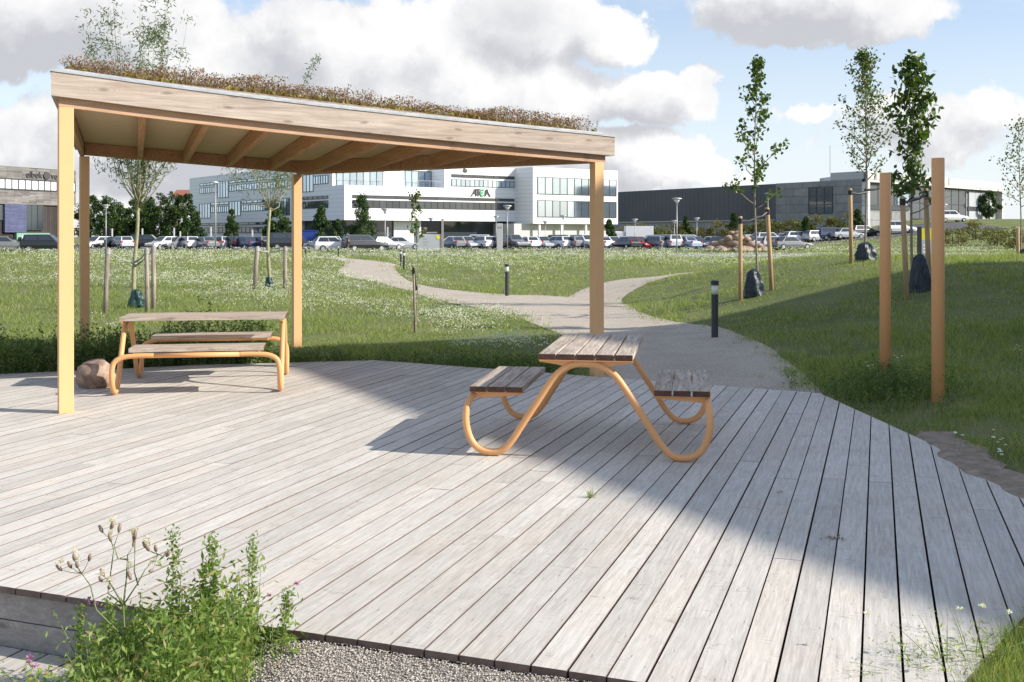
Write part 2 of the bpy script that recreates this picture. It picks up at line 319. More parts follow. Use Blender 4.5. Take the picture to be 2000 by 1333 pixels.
# ---------------------------------------------------------------- object helpers
def empty(name, loc=(0, 0, 0), rz=0):
    o = bpy.data.objects.new(name, None); COL.objects.link(o); o.location = loc; o.rotation_euler = (0, 0, rz); o.empty_display_size = .2; return o
def tag(o, label=None, cat=None, group=None, kind=None):
    if label: o['label'] = label
    if cat: o['category'] = cat
    if group: o['group'] = group
    if kind: o['kind'] = kind
    return o
class MB:
    def __init__(s): s.v = []; s.f = []; s.mi = []; s.cur = 0; s.m = Matrix.Identity(4)
    def add(s, vs, fs):
        n = len(s.v); s.v += [tuple(s.m @ Vector(v)) for v in vs]; s.f += [tuple(i+n for i in f) for f in fs]; s.mi += [s.cur]*len(fs); return s
    def box(s, a, b):
        x0, y0, z0 = a; x1, y1, z1 = b
        return s.add([(x0, y0, z0), (x1, y0, z0), (x1, y1, z0), (x0, y1, z0), (x0, y0, z1), (x1, y0, z1), (x1, y1, z1), (x0, y1, z1)],
                     [(0, 3, 2, 1), (4, 5, 6, 7), (0, 1, 5, 4), (1, 2, 6, 5), (2, 3, 7, 6), (3, 0, 4, 7)])
    def prism(s, poly, z0, z1):
        n = len(poly); z0 = z0 if hasattr(z0, '__len__') else [z0]*n; z1 = z1 if hasattr(z1, '__len__') else [z1]*n
        a = sum(poly[i][0]*poly[(i+1) % n][1]-poly[(i+1) % n][0]*poly[i][1] for i in range(n))
        if a < 0: poly = poly[::-1]; z0 = z0[::-1]; z1 = z1[::-1]
        return s.add([(p[0], p[1], z) for p, z in zip(poly, z0)]+[(p[0], p[1], z) for p, z in zip(poly, z1)],
                     [tuple(range(n))[::-1], tuple(range(n, 2*n))]+[(i, (i+1) % n, n+(i+1) % n, n+i) for i in range(n)])
    def beam(s, p, q, w, h, up=(0, 0, 1)):
        """bar from p to q (centre of its top edge line), width w, hanging down by h"""
        p, q = Vector(p), Vector(q); d = (q-p).normalized(); side = d.cross(Vector(up)).normalized()*w/2; dn = Vector((0, 0, -h))
        v = [p-side, p+side, p+side+dn, p-side+dn, q-side, q+side, q+side+dn, q-side+dn]
        return s.add(v, [(0, 1, 2, 3), (7, 6, 5, 4), (0, 4, 5, 1), (1, 5, 6, 2), (2, 6, 7, 3), (3, 7, 4, 0)])
    def tube(s, pts, r, seg=8, caps=True):
        pts = [Vector(p) for p in pts]; n = len(pts); rs = r if hasattr(r, '__len__') else [r]*n
        vs = []; nrm = None
        for i, p in enumerate(pts):
            t = (pts[min(i+1, n-1)]-pts[max(i-1, 0)])
            if t.length < 1e-9: t = Vector((0, 0, 1))
            t.normalize()
            if nrm is None: nrm = t.orthogonal().normalized()
            else:
                nrm = nrm-t*nrm.dot(t)
                nrm = nrm.normalized() if nrm.length > 1e-6 else t.orthogonal().normalized()
            b = t.cross(nrm)
            for k in range(seg):
                a = 2*math.pi*k/seg; vs.append(p+(nrm*math.cos(a)+b*math.sin(a))*rs[i])
        fs = [(i*seg+k, i*seg+(k+1) % seg, (i+1)*seg+(k+1) % seg, (i+1)*seg+k) for i in range(n-1) for k in range(seg)]
        if caps: fs += [tuple(range(seg))[::-1], tuple((n-1)*seg+k for k in range(seg))]
        return s.add(vs, fs)
    def lathe(s, prof, seg=20, c=(0, 0)):
        vs = []; n = len(prof)
        for (r, z) in prof:
            for k in range(seg):
                a = 2*math.pi*k/seg; vs.append((c[0]+r*math.cos(a), c[1]+r*math.sin(a), z))
        fs = [(i*seg+k, i*seg+(k+1) % seg, (i+1)*seg+(k+1) % seg, (i+1)*seg+k) for i in range(n-1) for k in range(seg)]
        return s.add(vs, fs+[tuple(range(seg))[::-1], tuple((n-1)*seg+k for k in range(seg))])
    def build(s, name, mats, parent=None, smooth=False, loc=None, rz=0, bevel=0):
        me = bpy.data.meshes.new(name); me.from_pydata(s.v, [], s.f)
        for m in (mats if isinstance(mats, (list, tuple)) else [mats]): me.materials.append(m)
        if any(s.mi): me.polygons.foreach_set('material_index', s.mi)
        if smooth: me.polygons.foreach_set('use_smooth', [True]*len(s.f))
        me.update(); o = bpy.data.objects.new(name, me); COL.objects.link(o); o.parent = parent
        if loc is not None: o.location = loc
        o.rotation_euler[2] = rz
        if bevel:
            b = o.modifiers.new('bevel', 'BEVEL'); b.width = bevel; b.segments = 2; b.limit_method = 'ANGLE'
        return o
def npmesh(name, verts, nper, mat_, parent=None):
    """mesh of many separate faces, each with nper corners"""
    verts = np.asarray(verts, dtype=np.float32).reshape(-1, 3); nf = len(verts)//nper
    me = bpy.data.meshes.new(name); me.vertices.add(len(verts)); me.vertices.foreach_set('co', verts.ravel())
    me.loops.add(len(verts)); me.loops.foreach_set('vertex_index', np.arange(len(verts), dtype=np.int32))
    me.polygons.add(nf); me.polygons.foreach_set('loop_start', np.arange(0, nf*nper, nper, dtype=np.int32)); me.polygons.foreach_set('loop_total', np.full(nf, nper, dtype=np.int32))
    me.materials.append(mat_); me.update(calc_edges=True); me.validate()
    o = bpy.data.objects.new(name, me); COL.objects.link(o); o.parent = parent; return o
def copy_tree(o, parent=None):
    c = o.copy(); COL.objects.link(c); c.parent = parent
    for ch in list(o.children): copy_tree(ch, c)
    return c
def smooth(x): x = np.clip(x, 0, 1); return x*x*(3-2*x)
def P(px, py, z=0.): d = F*(CH-z)/(py-HZ); return Vector(((px-1000)*d/F, d, z))
def hsh(i, j): return np.modf(np.sin(i*127.1+j*311.7)*43758.5453)[0]
def vnoise(x, y):
    x = np.asarray(x, float); y = np.asarray(y, float); i = np.floor(x); j = np.floor(y); f = x-i; g = y-j; f = f*f*(3-2*f); g = g*g*(3-2*g)
    h = lambda a, b: np.abs(hsh(a, b))
    return (h(i, j)*(1-f)+h(i+1, j)*f)*(1-g)+(h(i, j+1)*(1-f)+h(i+1, j+1)*f)*g
def fbm(x, y): return .5*vnoise(x, y)+.3*vnoise(x*2.1+5, y*2.1+9)+.2*vnoise(x*4.3+1, y*4.3+2)

# ---------------------------------------------------------------- terrain
DECK = [(3.12, 11.17), (-1.74, 14.1), (-3.8, 13.6), (-5.9, 12.69), (-10.5, 10.7), (-9.5, 7.78), (-2.335, 5.02), (1.35, 3.6), (2.25, 4.75), (3.27, 7.0)]
def deck_sd(x, y):
    d = None; n = len(DECK)
    for i in range(n):
        a = DECK[i]; b = DECK[(i+1) % n]; ex, ey = b[0]-a[0], b[1]-a[1]; L = math.hypot(ex, ey)
        s = ((x-a[0])*ey-(y-a[1])*ex)/L
        d = s if d is None else np.maximum(d, s)
    return d
def height(x, y):
    x = np.asarray(x, float); y = np.asarray(y, float)
    z = -.035+.05*(fbm(x*.15, y*.15)-.5)*smooth((y-16)/10)
    z = z+1.12*smooth((x-1.6)/7)*smooth((y-8.5)/13)*(1-smooth((y-28)/16))
    z = z+.10*smooth((x-3.3)/.8)*smooth((y-4)/3)*(1-smooth((y-11)/3))
    v = smooth((y-95)/75); u = smooth((x-25)/45); w = smooth((y-160)/22)*smooth((x-5)/12)
    z = z+3.9*v*u+.4*w
    front = ((x+2.335)*-.359+(y-5.02)*-.933)      # > 0 in front of the near deck edge
    lowf = smooth((-.75-x)/1.1)
    z = np.where(front > -.3, np.where((y < 6), -.045-.30*lowf, z), z)
    s = deck_sd(x, y)
    return np.where(s < 0, np.where(s < -.25, -.40, z-.005-.3*smooth(-s/.25)), z)
def hz(x, y): return float(height(x, y))
rr = np.concatenate([np.linspace(-2.4, -.62, 24)[:-1], np.linspace(-.62, .62, 220), np.linspace(.62, 2.4, 24)[1:]])
yg = np.concatenate([np.linspace(-12, 3, 16)[:-1], 3+np.geomspace(.08, 600, 300)-.08, ])
yg = np.unique(np.concatenate([np.linspace(-12, 3, 16), np.arange(3, 16, .09), np.geomspace(16, 900, 230)]))
YY, RR = np.meshgrid(yg, rr, indexing='ij'); XX = RR*(np.maximum(YY, 0)+6)
ZZ = height(XX, YY)
ny, nx = XX.shape; vv = np.stack([XX, YY, ZZ], -1).reshape(-1, 3)
idx = np.arange(ny*nx).reshape(ny, nx); ff = np.stack([idx[:-1, :-1], idx[:-1, 1:], idx[1:, 1:], idx[1:, :-1]], -1).reshape(-1, 4)
me = bpy.data.meshes.new('ground'); me.vertices.add(len(vv)); me.vertices.foreach_set('co', vv.astype(np.float32).ravel())
me.loops.add(ff.size); me.loops.foreach_set('vertex_index', ff.astype(np.int32).ravel()); me.polygons.add(len(ff))
me.polygons.foreach_set('loop_start', np.arange(0, ff.size, 4, dtype=np.int32)); me.polygons.foreach_set('loop_total', np.full(len(ff), 4, dtype=np.int32))
me.polygons.foreach_set('use_smooth', np.ones(len(ff), dtype=bool)); me.materials.append(M['ground']); me.update(calc_edges=True)
ground = bpy.data.objects.new('ground', me); COL.objects.link(ground); tag(ground, kind='structure')

PATHS = [[((1180, 775), (1620, 800)), ((1172, 728), (1560, 744)), ((1150, 695), (1488, 692)), ((1135, 668), (1400, 656)), ((1112, 649), (1312, 637)), ((1060, 630), (1250, 618)), ((1000, 610), (1216, 600)), ((960, 601), (1190, 592))],
         [((1112, 649), (1190, 590)), ((1000, 610), (1075, 577)), ((940, 597), (985, 574.5)), ((850, 581), (862, 563)), ((790, 563), (802, 550)), ((735, 548), (780, 536)), ((690, 539), (768, 525)), ((668, 527), (770, 517.5)), ((676, 516), (742, 511)), ((672, 509.5), (700, 506.5)), ((648, 505.5), (652, 502.5)), ((600, 503), (600, 500.5))],
         [((1218, 602), (1095, 588)), ((1210, 587), (1150, 563)), ((1250, 570), (1200, 551)), ((1300, 560), (1260, 543)), ((1380, 547), (1340, 533)), ((1450, 537), (1420, 527)), ((1530, 525), (1520, 519)), ((1600, 519.5), (1600, 515.5)), ((1700, 516), (1700, 512.5)), ((1800, 514), (1800, 511))]]
def sample(pl, n=12):
    out = []
    for i in range(len(pl)-1):
        p0 = pl[max(i-1, 0)]; p1 = pl[i]; p2 = pl[i+1]; p3 = pl[min(i+2, len(pl)-1)]
        for k in range(n):
            t = k/n; out.append(tuple(.5*((2*b)+(-a+c)*t+(2*a-5*b+4*c-d)*t*t+(-a+3*b-3*c+d)*t**3) for a, b, c, d in zip(p0, p1, p2, p3)))
    return out+[tuple(pl[-1])]
PPOLY = []
for k, prs in enumerate(PATHS):
    row_ = [tuple(P(*a)[:2])+tuple(P(*b)[:2]) for a, b in prs]; sp = sample(row_, 10); n = len(sp); vs = []; C = 14
    PPOLY.append(np.array([(q[0], q[1]) for q in sp]+[(q[2], q[3]) for q in sp[::-1]]))
    for i, (ax, ay, bx, by) in enumerate(sp):
        e1 = -.03-.05*float(fbm(i*1.3, k*9+1)); e2 = 1.03+.05*float(fbm(i*1.3, k*9+5))
        for c in range(C+1):
            u = e1+(e2-e1)*c/C; q = (ax+(bx-ax)*u, ay+(by-ay)*u); e = 1-abs(2*c/C-1); vs.append((q[0], q[1], hz(*q)+.004+.004*k+.012*min(1, e*3)))
    mb = MB(); mb.add(vs, [(i*(C+1)+c, (i+1)*(C+1)+c, (i+1)*(C+1)+c+1, i*(C+1)+c+1) for i in range(n-1) for c in range(C)])
    o = mb.build('path', M['gravel'], smooth=True); tag(o, kind='structure'); me_ = o.data
    if sum(p_.normal.z for p_ in me_.polygons) < 0: me_.flip_normals()
def path_dist(x, y):
    x = np.asarray(x, float); y = np.asarray(y, float); j = np.minimum(.5, .12+y*.004); x = x+rng.normal(size=x.shape)*j*.8; y = y+rng.normal(size=y.shape)*j; ins = np.zeros(x.shape, bool)
    for pg in PPOLY:
        c = np.zeros(x.shape, bool); n = len(pg)
        for i in range(n):
            x1_, y1_ = pg[i]; x2_, y2_ = pg[(i+1) % n]
            if y1_ == y2_: continue
            c ^= ((y1_ > y) != (y2_ > y)) & (x < (x2_-x1_)*(y-y1_)/(y2_-y1_)+x1_)
        ins |= c
    return np.where(ins, -1., 1.)
def ribbon(name, x0, x1, y0, y1, dz, m, nx=30, ny=6, zf=None):
    mb = MB(); vs = []
    for j in range(ny+1):
        for i in range(nx+1):
            x = x0+(x1-x0)*i/nx; y = y0+(y1-y0)*j/ny; vs.append((x, y, hz(x, y)+dz))
    mb.add(vs, [(j*(nx+1)+i, j*(nx+1)+i+1, (j+1)*(nx+1)+i+1, (j+1)*(nx+1)+i) for j in range(ny) for i in range(nx)])
    return tag(mb.build(name, m, smooth=True), kind='structure')
ribbon('car_park', -75, 27, 117, 158, .02, M['asphalt'], 80, 30)
ribbon('car_park', 27.5, 64, 141, 160, .03, M['asphalt'], 40, 20)
ribbon('road', 13, 90, 82.5, 91.5, .03, M['road'], 80, 6)
mb = MB()
for i in range(60):
    xa, xb = -16+i*1.8, -16+(i+1)*1.8-.02; mb.add([], []); z = hz(xa, 92); mb.box((xa, 91.6, z-.1), (xb, 91.8, z+.14))
tag(mb.build('kerb', M['kerb']), kind='structure')

# ---------------------------------------------------------------- timber deck
AX = math.atan2(715, 2150)                       # boards point this far right of straight ahead
ca, sa = math.cos(AX), math.sin(AX)
def to_loc(p): return (p[0]*ca-p[1]*sa, p[0]*sa+p[1]*ca)      # rotate so boards run along local y
def clip(poly, c, k, keep):                      # keep side keep*(p[c]-k) >= 0
    out = []
    for i in range(len(poly)):
        a, b = poly[i], poly[(i+1) % len(poly)]; da, db = keep*(a[c]-k), keep*(b[c]-k)
        if da >= 0: out.append(a)
        if (da >= 0) != (db >= 0): t = da/(da-db); out.append((a[0]+(b[0]-a[0])*t, a[1]+(b[1]-a[1])*t))
    return out
M['deckside'] = mottled('board_edge_wood', (.13, .09, .075), (.22, .16, .13), 15, .85, .2)
def boards(poly, z, name, pitch=.146, gap=.0085, off=0., th=.03, joints=True):
    L = [to_loc(p) for p in poly]; x0 = min(p[0] for p in L); x1 = max(p[0] for p in L); mb = MB()
    R = random.Random(3); x = x0+off
    while x < x1:
        w = pitch-gap*(1+R.uniform(-.2, .3)); q = clip(clip(L, 0, x, 1), 0, x+w, -1)
        if len(q) > 2:
            ys = [p[1] for p in q]; a, b = min(ys), max(ys); cuts = [a-1]
            t = a+R.uniform(1.0, 4.4)
            while joints and t < b-.6: cuts.append(t); t += R.choice([2.4, 3.0, 3.6, 4.2])
            cuts.append(b+1)
            for c0_, c1_ in zip(cuts[:-1], cuts[1:]):
                s = clip(clip(q, 1, c0_+.001, 1), 1, c1_-.001, -1); dz = R.uniform(-.0012, .0012)
                if len(s) > 2: k_ = len(mb.f); mb.prism(s, z-th, z+dz); mb.mi[k_:] = [1, 0]+[1]*len(s)
        x += pitch
    o = mb.build(name, [M['deck'], M['deckside']], rz=-AX); return tag(o, kind='structure')
def inset_left_edge(): pass
boards(DECK, 0., 'timber_deck')
# near face of the deck: two riser boards, and the lower step platform
e0 = Vector((-2.335, 5.02)); ed = Vector((.933, -.359)).normalized(); en = Vector((-.359, -.933)).normalized()
def edgept(t, off): q = e0+ed*t+en*off; return (q.x, q.y)
mb = MB()
for (z0, z1) in ((-.158, -.036), (-.285, -.164)):
    for (t0, t1) in ((-5.0, -.9), (-.897, 1.95)):
        mb.prism([edgept(t0, -.03), edgept(t1, -.03), edgept(t1, -.058), edgept(t0, -.058)], z0, z1)
o = mb.build('deck_riser', M['riser']); tag(o, kind='structure')
boards([edgept(-5, -.02), edgept(.86, -.02), edgept(.62, 1.0), edgept(-5, 1.0)], -.283, 'lower_deck', off=.05, joints=False)
mb = MB(); mb.prism([edgept(-5, 1.0), edgept(1.6, 1.0), edgept(1.8, 2.2), edgept(-5, 2.2)], -.45, -.33)
tag(mb.build('concrete_pavement', M['paleconcrete']), kind='structure')
# gravel in front of the deck, and its loose stones
mb = MB(); vs = []; NX, NY = 60, 40
for j in range(NY+1):
    for i in range(NX+1):
        q = edgept(.75+3.65*i/NX, -.02+1.6*j/NY); vs.append((q[0], q[1], hz(*q)+.008+.012*float(fbm(q[0]*6, q[1]*6))))
mb.add(vs, [(j*(NX+1)+i, (j+1)*(NX+1)+i, (j+1)*(NX+1)+i+1, j*(NX+1)+i+1)[::1] for j in range(NY) for i in range(NX)])
tag(mb.build('gravel_bed', M['gravelbase'], smooth=True), kind='structure')
N = 44000
t = rng.uniform(.95, 4.2, N); of = np.abs(rng.uniform(0.0, 1.15, N)); X = e0.x+ed.x*t+en.x*of; Y = e0.y+ed.y*t+en.y*of; Z = height(X, Y)+.012+.012*fbm(X*6, Y*6)
R_ = rng.uniform(.0022, .0062, N); oct_v = np.array([(1, 0, 0), (0, 1, 0), (-1, 0, 0), (0, -1, 0), (0, 0, .7), (0, 0, -.7)], float)
th = rng.uniform(0, 6.28, N); V_ = oct_v[None]*np.stack([rng.uniform(.7, 1.4, N), rng.uniform(.6, 1.1, N), rng.uniform(.6, 1, N)], -1)[:, None, :]*R_[:, None, None]
V2 = V_.copy(); V2[..., 0] = V_[..., 0]*np.cos(th)[:, None]-V_[..., 1]*np.sin(th)[:, None]; V2[..., 1] = V_[..., 0]*np.sin(th)[:, None]+V_[..., 1]*np.cos(th)[:, None]
V2 += np.stack([X, Y, Z], -1)[:, None, :]
fo = np.array([(0, 1, 4), (1, 2, 4), (2, 3, 4), (3, 0, 4), (1, 0, 5), (2, 1, 5), (3, 2, 5), (0, 3, 5)])
FA = (fo[None]+(np.arange(N)*6)[:, None, None]).reshape(-1, 3)
me = bpy.data.meshes.new('loose_gravel'); me.vertices.add(N*6); me.vertices.foreach_set('co', V2.astype(np.float32).ravel()); me.loops.add(FA.size)
me.loops.foreach_set('vertex_index', FA.astype(np.int32).ravel()); me.polygons.add(len(FA)); me.polygons.foreach_set('loop_start', np.arange(0, FA.size, 3, dtype=np.int32))
me.polygons.foreach_set('loop_total', np.full(len(FA), 3, dtype=np.int32)); me.materials.append(M['pebble']); me.update(calc_edges=True)
o = bpy.data.objects.new('loose_gravel', me); COL.objects.link(o); tag(o, 'small grey and tan pebbles heaped against the near deck edge', 'gravel', kind='stuff')
# soil spilling over the deck's right edge
mb = MB(); vs = []; NX, NY = 40, 24
for j in range(NY+1):
    y = 6.1+2.8*j/NY
    for i in range(NX+1):
        u = i/NX; inner = 3.30-(.34*float(fbm(y*3.1, 2.))+.10*float(fbm(y*14, 5.)))*math.sin(math.pi*j/NY)**.6; x = inner+u*(.20+.34*float(fbm(y*4, 9.))); k = math.sin(math.pi*min(1, u*.5+.0)); 
        vs.append((x, y, (-.006+.022*min(1, u*5)*(.5+.9*float(fbm(x*9, y*9)))) if x < 3.24 else max(.012, hz(x, y)+.004)+.016*(float(fbm(x*9, y*9))-.35)-.03*smooth((u-.85)/.15)))
mb.add(vs, [(j*(NX+1)+i, j*(NX+1)+i+1, (j+1)*(NX+1)+i+1, (j+1)*(NX+1)+i) for j in range(NY) for i in range(NX)])
tag(mb.build('soil', M['soil'], smooth=True), kind='structure')

# ---------------------------------------------------------------- the planted-roof canopy
FL, FR, CC, BL = Vector((-4.03, 9.94)), Vector((.97, 12.6)), Vector((-3.15, 16.1)), Vector((-5.75, 14.8))
def rz0(x, y): return 2.75-.0474*(x-FL.x)-.0312*(y-FL.y)         # underside of the perimeter beams
def sag(x, y):
    t = np.clip(((x-FL.x)*(FR.x-FL.x)+(y-FL.y)*(FR.y-FL.y))/(FR-FL).length_squared, 0, 1); return -.045*4*t*(1-t)*(1-.5*t)
def rzz(x, y): return rz0(x, y)+sag(x, y)
cv = tag(empty('canopy', (0, 0, 0)), 'open timber canopy with a brown planted roof on four yellow posts beside the deck', 'canopy')
for i, (c, w) in enumerate(((FL, .125), (FR, .12), (CC, .12), (BL, .12))):
    ang = .489; mb = MB(); z0 = 0 if i < 1 else -.12
    if i == 1: z0 = -.1
    mb.box((-w/2, -w/2, z0), (w/2, w/2, rzz(c.x, c.y)-.001)); mb.build('post', M['postpaint'], cv, loc=(c.x, c.y, 0), rz=ang, bevel=.004)
quad = [FL, FR, CC, BL]; cen = sum(quad, Vector((0, 0)))/4
def offs(k):                                        # quad grown outward by k metres
    n = 4; L = []
    for i in range(n):
        a, b = quad[i], quad[(i+1) % n]; d = (b-a).normalized(); nn = Vector((d.y, -d.x)); L.append((a+nn*k, d))
    out = []
    for i in range(n):
        (p, d), (q, e) = L[i-1], L[i]; den = d.x*e.y-d.y*e.x; t = ((q.x-p.x)*e.y-(q.y-p.y)*e.x)/den; out.append(p+d*t)
    return out
def edgeband(name, m, k_in, k_out, zlo, zhi, only=None, nseg=16):
    A, B = offs(k_in), offs(k_out)
    for i in range(4):
        if only is not None and i not in only: continue
        a0, a1, b0, b1 = A[i], A[(i+1) % 4], B[i], B[(i+1) % 4]; ang = math.atan2(b1.y-b0.y, b1.x-b0.x); o0 = b0
        mb = MB(); vs = []; ns = nseg if i == 0 else 2
        R = Matrix.Rotation(-ang, 2)
        for s in range(ns+1):
            t = s/ns; pa = a0.lerp(a1, t); pb = b0.lerp(b1, t); fn = rzz if i == 0 else rz0
            if i in (1, 3): fn = rzz
            zb = fn(pb.x, pb.y)
            for (p, z) in ((pb, zb+zlo), (pb, zb+zhi), (pa, zb+zhi), (pa, zb+zlo)):
                l = R @ (p-o0); vs.append((l.x, l.y, z))
        fs = [(s*4+k, s*4+4+k, s*4+4+(k+1) % 4, s*4+(k+1) % 4) for s in range(ns) for k in range(4)]+[(0, 1, 2, 3), (ns*4+3, ns*4+2, ns*4+1, ns*4)]
        mb.add(vs, fs); mb.build(name, m, cv, loc=(o0.x, o0.y, 0), rz=ang)
edgeband('beam', M['beam'], .0, .055, .0, .16)
edgeband('fascia', M['fascia'], .058, .115, .085, .30)
edgeband('roof_trim', M['trim'], .02, .125, .30, .32)
edgeband('roof_upstand', M['trim'], .02, .035, .325, .35)
# ceiling board and rafters
A = offs(-.002); mb = MB()
mb.add([(p.x, p.y, rz0(p.x, p.y)+.165) for p in A]+[(p.x, p.y, rz0(p.x, p.y)+.28) for p in A], [(3, 2, 1, 0), (4, 5, 6, 7), (0, 1, 5, 4), (1, 2, 6, 5), (2, 3, 7, 6), (3, 0, 4, 7)])
mb.build('ceiling_board', M['ply'], cv)
rd = Vector((-1.66, 4.86)).normalized(); IN = offs(-.004)
def hit(p, d, a, b):
    e = b-a; den = d.x*e.y-d.y*e.x
    if abs(den) < 1e-9: return None
    t = ((a.x-p.x)*e.y-(a.y-p.y)*e.x)/den; u = ((a.x-p.x)*d.y-(a.y-p.y)*d.x)/den; return t if 0 <= u <= 1 and t > .2 else None
for k in range(8):
    p = IN[0].lerp(IN[1], (.66+.605*k)/5.65)
    ts = [x for x in (hit(p, rd, IN[1], IN[2]), hit(p, rd, IN[2], IN[3]), hit(p, rd, IN[3], IN[0])) if x]
    if not ts: continue
    q = p+rd*min(ts); ang = math.atan2(rd.y, rd.x)-math.pi/2; L = (q-p).length; mb = MB(); w = .035
    z0 = rzz(p.x, p.y); z1 = rz0(q.x, q.y)
    mb.add([(-w, 0, z0+.02), (w, 0, z0+.02), (w, 0, z0+.17), (-w, 0, z0+.17), (-w, L, z1+.005), (w, L, z1+.005), (w, L, z1+.17), (-w, L, z1+.17)],
           [(3, 2, 1, 0), (4, 5, 6, 7), (0, 1, 5, 4), (1, 2, 6, 5), (2, 3, 7, 6), (3, 0, 4, 7)])
    mb.build('rafter', M['rafter'], cv, loc=(p.x, p.y, 0), rz=ang)
# inner deep back beams
for (a, b) in ((1, 2), (2, 3)):
    p, q = IN[a], IN[b]; mb = MB(); ang = math.atan2(q.y-p.y, q.x-p.x); L = (q-p).length; za, zb = rz0(p.x, p.y), rz0(q.x, q.y)
    mb.add([(0, 0, za-.0), (L, 0, zb-.0), (L, .045, zb-.0), (0, .045, za-.0), (0, 0, za+.16), (L, 0, zb+.16), (L, .045, zb+.16), (0, .045, za+.16)],
           [(0, 3, 2, 1), (4, 5, 6, 7), (0, 1, 5, 4), (1, 2, 6, 5), (2, 3, 7, 6), (3, 0, 4, 7)])
    mb.build('inner_beam', M['rafter'], cv, loc=(p.x, p.y, 0), rz=ang)
# planting: soil mat and stalks
def inquad(n, k=.005):
    A = offs(k); tri = [(A[0], A[1], A[2]), (A[0], A[2], A[3])]; ar = [abs((b-a).cross(c-a)) for a, b, c in tri]; out = []
    w = rng.random(n) < ar[0]/(ar[0]+ar[1]); u = np.sqrt(rng.random(n)); v = rng.random(n)
    T = np.array([[tuple(q) for q in t_] for t_ in tri]); sel = np.where(w, 0, 1); a, b, c = T[sel, 0], T[sel, 1], T[sel, 2]
    return a*(1-u)[:, None]+b*(u*(1-v))[:, None]+c*(u*v)[:, None]
A = offs(.015); mb = MB(); mb.add([(p.x, p.y, rz0(p.x, p.y)+.281) for p in A]+[(p.x, p.y, rz0(p.x, p.y)+.335) for p in A], [(4, 5, 6, 7), (0, 1, 5, 4), (1, 2, 6, 5), (2, 3, 7, 6), (3, 0, 4, 7)])
mb.build('roof_soil', M['soil'], cv)
def blades(X, Y, Z, Hh, Wd, lean, rnd, bend=.25):
    """triangular blades rooted at X,Y,Z"""
    n = len(X); a = rnd.uniform(0, 2*np.pi, n); b = rnd.uniform(0, 2*np.pi, n); l = lean*rnd.uniform(.2, 1, n)*Hh
    tip = np.stack([X+np.cos(a)*l, Y+np.sin(a)*l, Z+Hh], -1); s = np.stack([np.cos(b)*Wd/2, np.sin(b)*Wd/2, np.zeros(n)], -1); base = np.stack([X, Y, Z], -1)
    return np.stack([base-s, base+s, tip], 1)
def leaves(Pc, L, Wd, rnd, droop=0., nrmup=0.):
    """diamond leaves centred at Pc"""
    n = len(Pc); d = rnd.normal(size=(n, 3)); d[:, 2] -= droop; d /= np.linalg.norm(d, axis=1)[:, None]
    e = rnd.normal(size=(n, 3)); 
    if nrmup: e[:, 2] *= (1-nrmup)
    e -= d*(d*e).sum(1)[:, None]; e /= np.linalg.norm(e, axis=1)[:, None]
    L = np.broadcast_to(L, (n,))[:, None]*rnd.uniform(.7, 1.25, n)[:, None]; Wd = np.broadcast_to(Wd, (n,))[:, None]
    return np.stack([Pc-d*L/2, Pc+e*Wd/2-d*L*.05, Pc+d*L/2, Pc-e*Wd/2-d*L*.05], 1)
q2 = inquad(26000); hh = .03+.25*np.maximum(.05, fbm(q2[:, 0]*2.6, q2[:, 1]*2.6)-.12)*rng.uniform(.45, 1.2, len(q2))
dF = np.abs(np.array([hit_ for hit_ in ((q2-np.array(FL))@np.array([(FR-FL).normalized().y, -(FR-FL).normalized().x]))]))
zq = 2.75-.0474*(q2[:, 0]-FL.x)-.0312*(q2[:, 1]-FL.y)+.33
V1 = blades(q2[:, 0], q2[:, 1], zq, hh, np.full(len(hh), .006), .35, rng)
npmesh('roof_stalks', V1, 3, M['sedum'], cv)['kind'] = 'stuff'
top = V1[:, 2, :]; sel = np.repeat(np.arange(len(top)), 4); hd = top[sel]+rng.normal(size=(len(sel), 3))*np.array([.022, .022, .010])
npmesh('roof_flower_heads', leaves(hd, .024, .014, rng, 0, .6), 4, M['sedum'], cv)['kind'] = 'stuff'
q3 = inquad(16000); keep = fbm(q3[:, 0]*1.3+7, q3[:, 1]*1.3) > .30; q3 = q3[keep]; z3 = 2.75-.0474*(q3[:, 0]-FL.x)-.0312*(q3[:, 1]-FL.y)+.34+.05*rng.random(len(q3))
npmesh('roof_moss', leaves(np.column_stack([q3, z3]), .05, .03, rng, 0, .5), 4, M['sedumlow'], cv)['kind'] = 'stuff'

